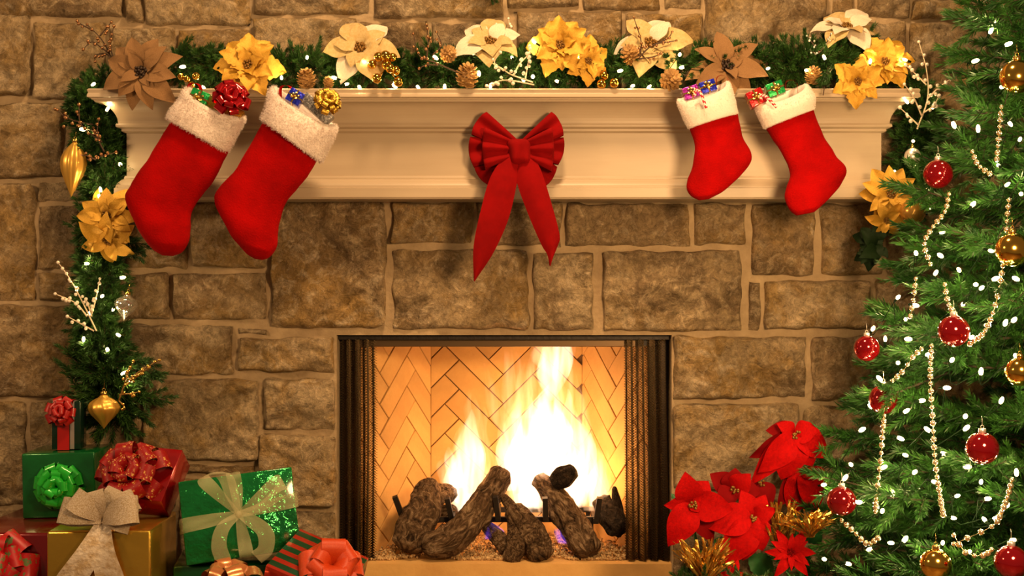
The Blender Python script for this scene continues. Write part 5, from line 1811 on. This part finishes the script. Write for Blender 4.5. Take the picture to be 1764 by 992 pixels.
TB = [(1707, 53), (1737, 76), (1643, 215), (1685, 222), (1740, 213), (1757, 240), (1720, 285), (1735, 318), (1676, 352), (1759, 334), (1623, 400), (1578, 436), (1707, 432), (1691, 496), (1681, 490), (1547, 512), (1577, 526), (1659, 524), (1732, 556), (1747, 551), (1674, 581), (1525, 584), (1565, 584), (1504, 566), (1750, 613), (1547, 625), (1631, 668), (1515, 652), (1561, 708), (1663, 717), (1665, 737), (1551, 755), (1560, 784), (1466, 800), (1522, 805), (1576, 813), (1667, 804), (1751, 814), (1456, 823), (1419, 835), (1649, 854), (1701, 859), (1642, 892), (1696, 895), (1716, 892), (1559, 929), (1535, 935), (1498, 946), (1624, 935), (1420, 963), (1461, 971), (1680, 105), (1725, 150), (1652, 465), (1612, 470), (1600, 610), (1690, 640), (1725, 690), (1598, 740), (1610, 830), (1735, 870), (1480, 865), (1520, 880), (1590, 960), (1670, 950), (1745, 930), (1700, 560), (1640, 620), (1715, 480), (1588, 690), (1500, 700), (1485, 740), (1540, 850), (1625, 780), (1690, 830), (1560, 550), (1645, 560), (1750, 480), (1620, 440)]
random.seed(5)
tbp = [tree_front(x, y, 0.90 + 0.08 * random.random()) for x, y in sorted(TB, key=lambda p: (p[1] // 60, p[0] if (p[1] // 60) % 2 else -p[0]))]
light_string('string of warm fairy lights wound round the christmas tree', tbp, power=0.30, sag=0.09)

BALLS = [('red', 1616, 300, 25, 'red glass bauble hanging highest on the tree, next to the silver egg ornament', -0.72), ('red', 1643, 570, 27, 'red glass bauble hanging by the loop of gold beads in mid tree', None), ('red', 1493, 600, 22, 'red glass bauble hanging at the outer tip of a branch against the stone', None),
         ('red', 1522, 688, 25, 'red glass bauble half hidden by green needles above a string of beads', None), ('red', 1692, 772, 28, 'red glass bauble hanging alone with a clear silver cap low in the tree', None), ('red', 1450, 863, 25, 'red glass bauble hanging next to the taller poinsettia', None), ('red', 1742, 968, 29, 'red glass bauble cut by the frame corner at the bottom of the tree', None),
         ('gold', 1752, 132, 29, 'gold bauble hanging near the top of the tree', None), ('gold', 1744, 430, 29, 'gold bauble with gold cap on the beads at the height of the mantel bottom', None), ('amber', 1572, 365, 22, 'amber gold bauble beside the gold poinsettia at the tree edge', -0.30), ('gold', 1757, 640, 25, 'gold bauble half out of view beside the middle of the tree', None), ('gold', 1612, 972, 27, 'gold bauble hanging at the bottom of the tree under a bright bulb', None)]
for col, px, py, r, lab, yy in BALLS:
    q = tree_front(px, py, 1.0)
    y = yy if yy is not None else q.y - (0.045 if 'half hidden' not in lab else -0.05)
    mm = {'red': 'redball', 'gold': 'gold', 'amber': 'amber'}[col]
    ball_ornament(lab, px, py, r, y, mm, group={'red': 'red baubles on the tree', 'gold': 'gold baubles on the tree', 'amber': None}[col], cap='silver' if col == 'red' else 'goldmatte')

# the branch tip whose needles lie over the half hidden bauble
qb = tree_front(1522, 688, 1.0)
ya = qb.y - 0.005
tipp, rootp = P(1524, 684, ya), P(1640, 640, ya + 0.16)
bw = MB().tube([rootp, rootp.lerp(tipp, 0.5), tipp], 0.003, 5)
out = []
for f in (0.25, 0.4, 0.55, 0.68, 0.8, 0.9):
    for sg in (-1, 1):
        dv = (tipp - rootp).normalized() + V((0.1, -0.15, 0.75 * sg)) * NR.uniform(0.5, 1)
        out.append(place_sprig(TREE_PROTO, rootp.lerp(tipp, f), dv, 0.62))
out.append(place_sprig(TREE_PROTO, rootp.lerp(tipp, 0.75), tipp - rootp, 0.6))
bb = bw.build('branch', MT['trunk'], tree)
tag(quads('needles', np.concatenate(out), MT['needle_tree'], bb, (TAX, TAY, FLOOR_Z)), kind='stuff')

BEADS = [([(1722, 185), (1718, 230), (1714, 275)], 'gold bead strand hanging highest on the tree'),
         ([(1672, 262), (1682, 285), (1702, 300)], 'very short gold bead strand swagged beside the tan gap in the upper tree'),
         ([(1632, 335), (1625, 365), (1605, 390), (1590, 420), (1600, 455)], 'gold bead strand trailing below the highest red bauble'),
         ([(1735, 345), (1732, 375), (1730, 410)], 'short gold bead strand above the gold bauble with gold cap'),
         ([(1724, 458), (1718, 500), (1705, 545), (1690, 575), (1668, 592)], 'gold bead strand swooping down to the mid tree red bauble'),
         ([(1575, 480), (1572, 510), (1566, 545)], 'short gold bead strand along the outer edge of the tree'),
         ([(1625, 490), (1630, 520), (1640, 540)], 'short gold bead strand right above the mid tree red bauble'),
         ([(1585, 600), (1570, 615), (1552, 640), (1535, 655)], 'gold bead strand ending at the half hidden red bauble'),
         ([(1602, 595), (1600, 650), (1604, 720), (1608, 790), (1616, 850), (1622, 885)], 'longest gold bead strand hanging straight down the tree'),
         ([(1521, 715), (1518, 750), (1514, 800), (1508, 850), (1506, 880)], 'gold bead strand hanging straight under the half hidden red bauble'),
         ([(1740, 825), (1732, 855), (1722, 880), (1705, 905), (1640, 935)], 'gold bead strand curving along the lower tree toward the gold bauble'),
         ([(1448, 895), (1470, 915), (1492, 935), (1510, 925)], 'gold bead strand below the red bauble next to the poinsettias'),
         ([(1640, 920), (1660, 950), (1690, 955), (1705, 945)], 'gold bead strand draped near the frame corner bauble')]
for pl, lab in BEADS:
    pts = [tree_front(x, y, 1.0) + V((0, -0.012, 0)) for x, y in pl]
    L = sum((pts[i + 1] - pts[i]).length for i in range(len(pts) - 1))
    n = max(6, int(L / 0.0150))
    path = catmull(pts, n)
    m_ = MB()
    for i, p in enumerate(path):
        m_.ball(p, 0.0074 if i % 3 else 0.0056, 7, 5)
    m_.tube(path, 0.0009, 3)
    o = m_.build('bead_strand', MT['palegold'], loc=path[0])
    tag(o, lab, 'bead strand', 'gold bead strands on the tree')

# ------------------------------------------------------------------ potted poinsettias beside the tree
bract_i = [0]


def bract(parent, base, tip, wpx, y, mm='bract', kind='bract', tilt=0.0, name='bract', lift=0.0):
    """a bract lying from base to tip (pixels at depth y), its face turned to the front"""
    bract_i[0] += 1
    b = P(base[0], base[1], y)
    t = P(tip[0], tip[1], y - lift)
    d = t - b
    L = d.length
    xa = d.normalized()
    nrm = V((random.uniform(-.3, .3), -1, random.uniform(0.0, .5) + tilt))
    za = (nrm - xa * nrm.dot(xa)).normalized()
    ya = za.cross(xa)
    ws = M(wpx, y) * 2 / (0.66 * L)
    m3 = Matrix((xa, ya, za)).transposed().to_4x4()
    m4 = Matrix.Translation(b - parent.location) @ m3 @ Matrix.Diagonal((L, L * ws, L * 0.8, 1))
    return obj_from(name, petal_mesh(kind, mm), parent, m4)


def poinsettia_plant(label, base, heads, leaves, y):
    bp = P(*base, y)
    root = V((bp.x, y, FLOOR_Z))
    t = empty('poinsettia_plant', root, label, 'plant', 'potted red poinsettias by the hearth')
    MB().lathe([(0.001, 0.0), (0.075, 0.0), (0.095, 0.13), (0.100, 0.135), (0.092, 0.137), (0.088, 0.12), (0.001, 0.118)], 22).xf(Matrix.Translation(root)).build('pot', MT['goldfoil'], t)
    for (c, bracts, yy) in heads:
        pc = P(*c, yy)
        MB().tube(catmull([root + V((0, 0, 0.11)), root.lerp(pc, 0.6) + V((0, 0.03, 0)), pc + V((0, 0.012, 0))], 10), [0.006 - 0.0003 * i for i in range(10)], 6).build('stem', MT['leaf'], t)
        for k, (tp, wd, mm) in enumerate(bracts):
            bract(t, c, tp, wd, yy - 0.004 * k, mm, lift=0.015 + 0.012 * (k % 3))
        m_ = MB()
        for k in range(9):
            m_.ball(pc + V((random.uniform(-.012, .012), -0.022 - 0.004 * len(bracts) * 0.5, random.uniform(-.010, .010))), 0.0042, 6, 4)
        m_.build('flower_centre', MT['goldcenter'], t)
    for (b, tp, wd) in leaves:
        bract(t, b, tp, wd, y + 0.03, 'leaf', 'leaf', name='leaf')
    return t


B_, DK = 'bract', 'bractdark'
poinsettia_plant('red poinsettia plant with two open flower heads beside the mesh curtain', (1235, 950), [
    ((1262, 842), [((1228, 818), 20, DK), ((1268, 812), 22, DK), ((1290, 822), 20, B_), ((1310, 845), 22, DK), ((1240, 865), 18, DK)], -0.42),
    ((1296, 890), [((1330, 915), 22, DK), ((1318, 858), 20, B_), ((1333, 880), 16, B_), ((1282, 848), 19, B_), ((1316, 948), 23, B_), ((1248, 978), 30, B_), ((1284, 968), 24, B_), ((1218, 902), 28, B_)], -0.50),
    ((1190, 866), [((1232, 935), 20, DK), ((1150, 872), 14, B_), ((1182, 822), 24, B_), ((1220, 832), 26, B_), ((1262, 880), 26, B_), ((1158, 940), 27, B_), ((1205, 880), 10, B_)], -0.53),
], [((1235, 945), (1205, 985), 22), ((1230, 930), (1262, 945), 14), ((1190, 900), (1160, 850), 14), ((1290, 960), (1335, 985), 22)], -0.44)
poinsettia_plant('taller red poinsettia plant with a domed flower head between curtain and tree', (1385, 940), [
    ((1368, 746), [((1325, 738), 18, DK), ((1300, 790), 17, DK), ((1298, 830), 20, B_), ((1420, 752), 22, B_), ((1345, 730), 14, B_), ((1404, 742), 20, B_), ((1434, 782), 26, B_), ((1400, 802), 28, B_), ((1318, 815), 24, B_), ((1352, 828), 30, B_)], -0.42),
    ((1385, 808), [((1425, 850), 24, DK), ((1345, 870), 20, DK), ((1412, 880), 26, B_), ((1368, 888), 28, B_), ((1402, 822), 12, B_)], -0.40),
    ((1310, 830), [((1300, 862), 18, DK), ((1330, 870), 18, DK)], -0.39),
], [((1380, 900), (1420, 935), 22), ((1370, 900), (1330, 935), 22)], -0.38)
t = flower('small red silk lily-like flower with curled petals low beside the tree skirt', 1362, 952, -0.56, 44, (-0.1, -1, 0.35), [(6, 1.0, 0.2, 0), (6, 0.75, 0.6, 0.5)], [B_], 'bractdark', seed=31, kind='narrow', name='silk_flower')
t = flower('small red silk flower at the very bottom under the poinsettia bracts', 1262, 992, -0.58, 30, (0, -1, 0.6), [(6, 1.0, 0.3, 0)], [B_], 'goldcenter', seed=32, kind='narrow', name='silk_flower')


def tinsel(label, px, py, y, spreadpx, hpx, n, seed):
    rs = random.Random(seed)
    base = P(px, py, y)
    t = empty('tinsel_spray', base, label, 'tinsel')
    m_ = MB()
    for k in range(n):
        tip = P(px + rs.uniform(-spreadpx, spreadpx), py - rs.uniform(0.45, 1) * hpx, y - rs.uniform(-0.03, 0.05))
        mid = base.lerp(tip, 0.55) + V((rs.uniform(-.012, .012), rs.uniform(-.02, .01), 0.012))
        pts = catmull([base + V((rs.uniform(-.01, .01), 0, 0)), mid, tip], 7)
        sd = V((rs.uniform(-1, 1), rs.uniform(-1, 1), rs.uniform(-.3, .3))).normalized() * 0.0035
        tw = Matrix.Rotation(0.6, 3, 'Z')
        rows = []
        for p in pts:
            rows.append([p - sd, p + sd])
            sd = tw @ sd
        m_.grid(rows)
    tag(m_.build('strands', MT['tinsel'], t, smooth=False), kind='stuff')


tinsel('gold foil tinsel spray sticking up below the poinsettia beside the curtain', 1212, 1010, -0.60, 55, 85, 110, 1)
tinsel('gold tinsel spray standing between the two poinsettia plants', 1345, 960, -0.50, 28, 100, 70, 2)
tinsel('gold tinsel spray tucked under the red bauble next to the taller poinsettia', 1395, 925, -0.56, 60, 50, 90, 3)
garland('green pine sprig lying along the hearth under the poinsettias', [P(1150, 1010, -0.60), P(1230, 1004, -0.62), P(1330, 1004, -0.62)], [0.05, 0.055, 0.05], 200, name='pine_sprig', ymax=-0.3)
bpy.context.view_layer.update()
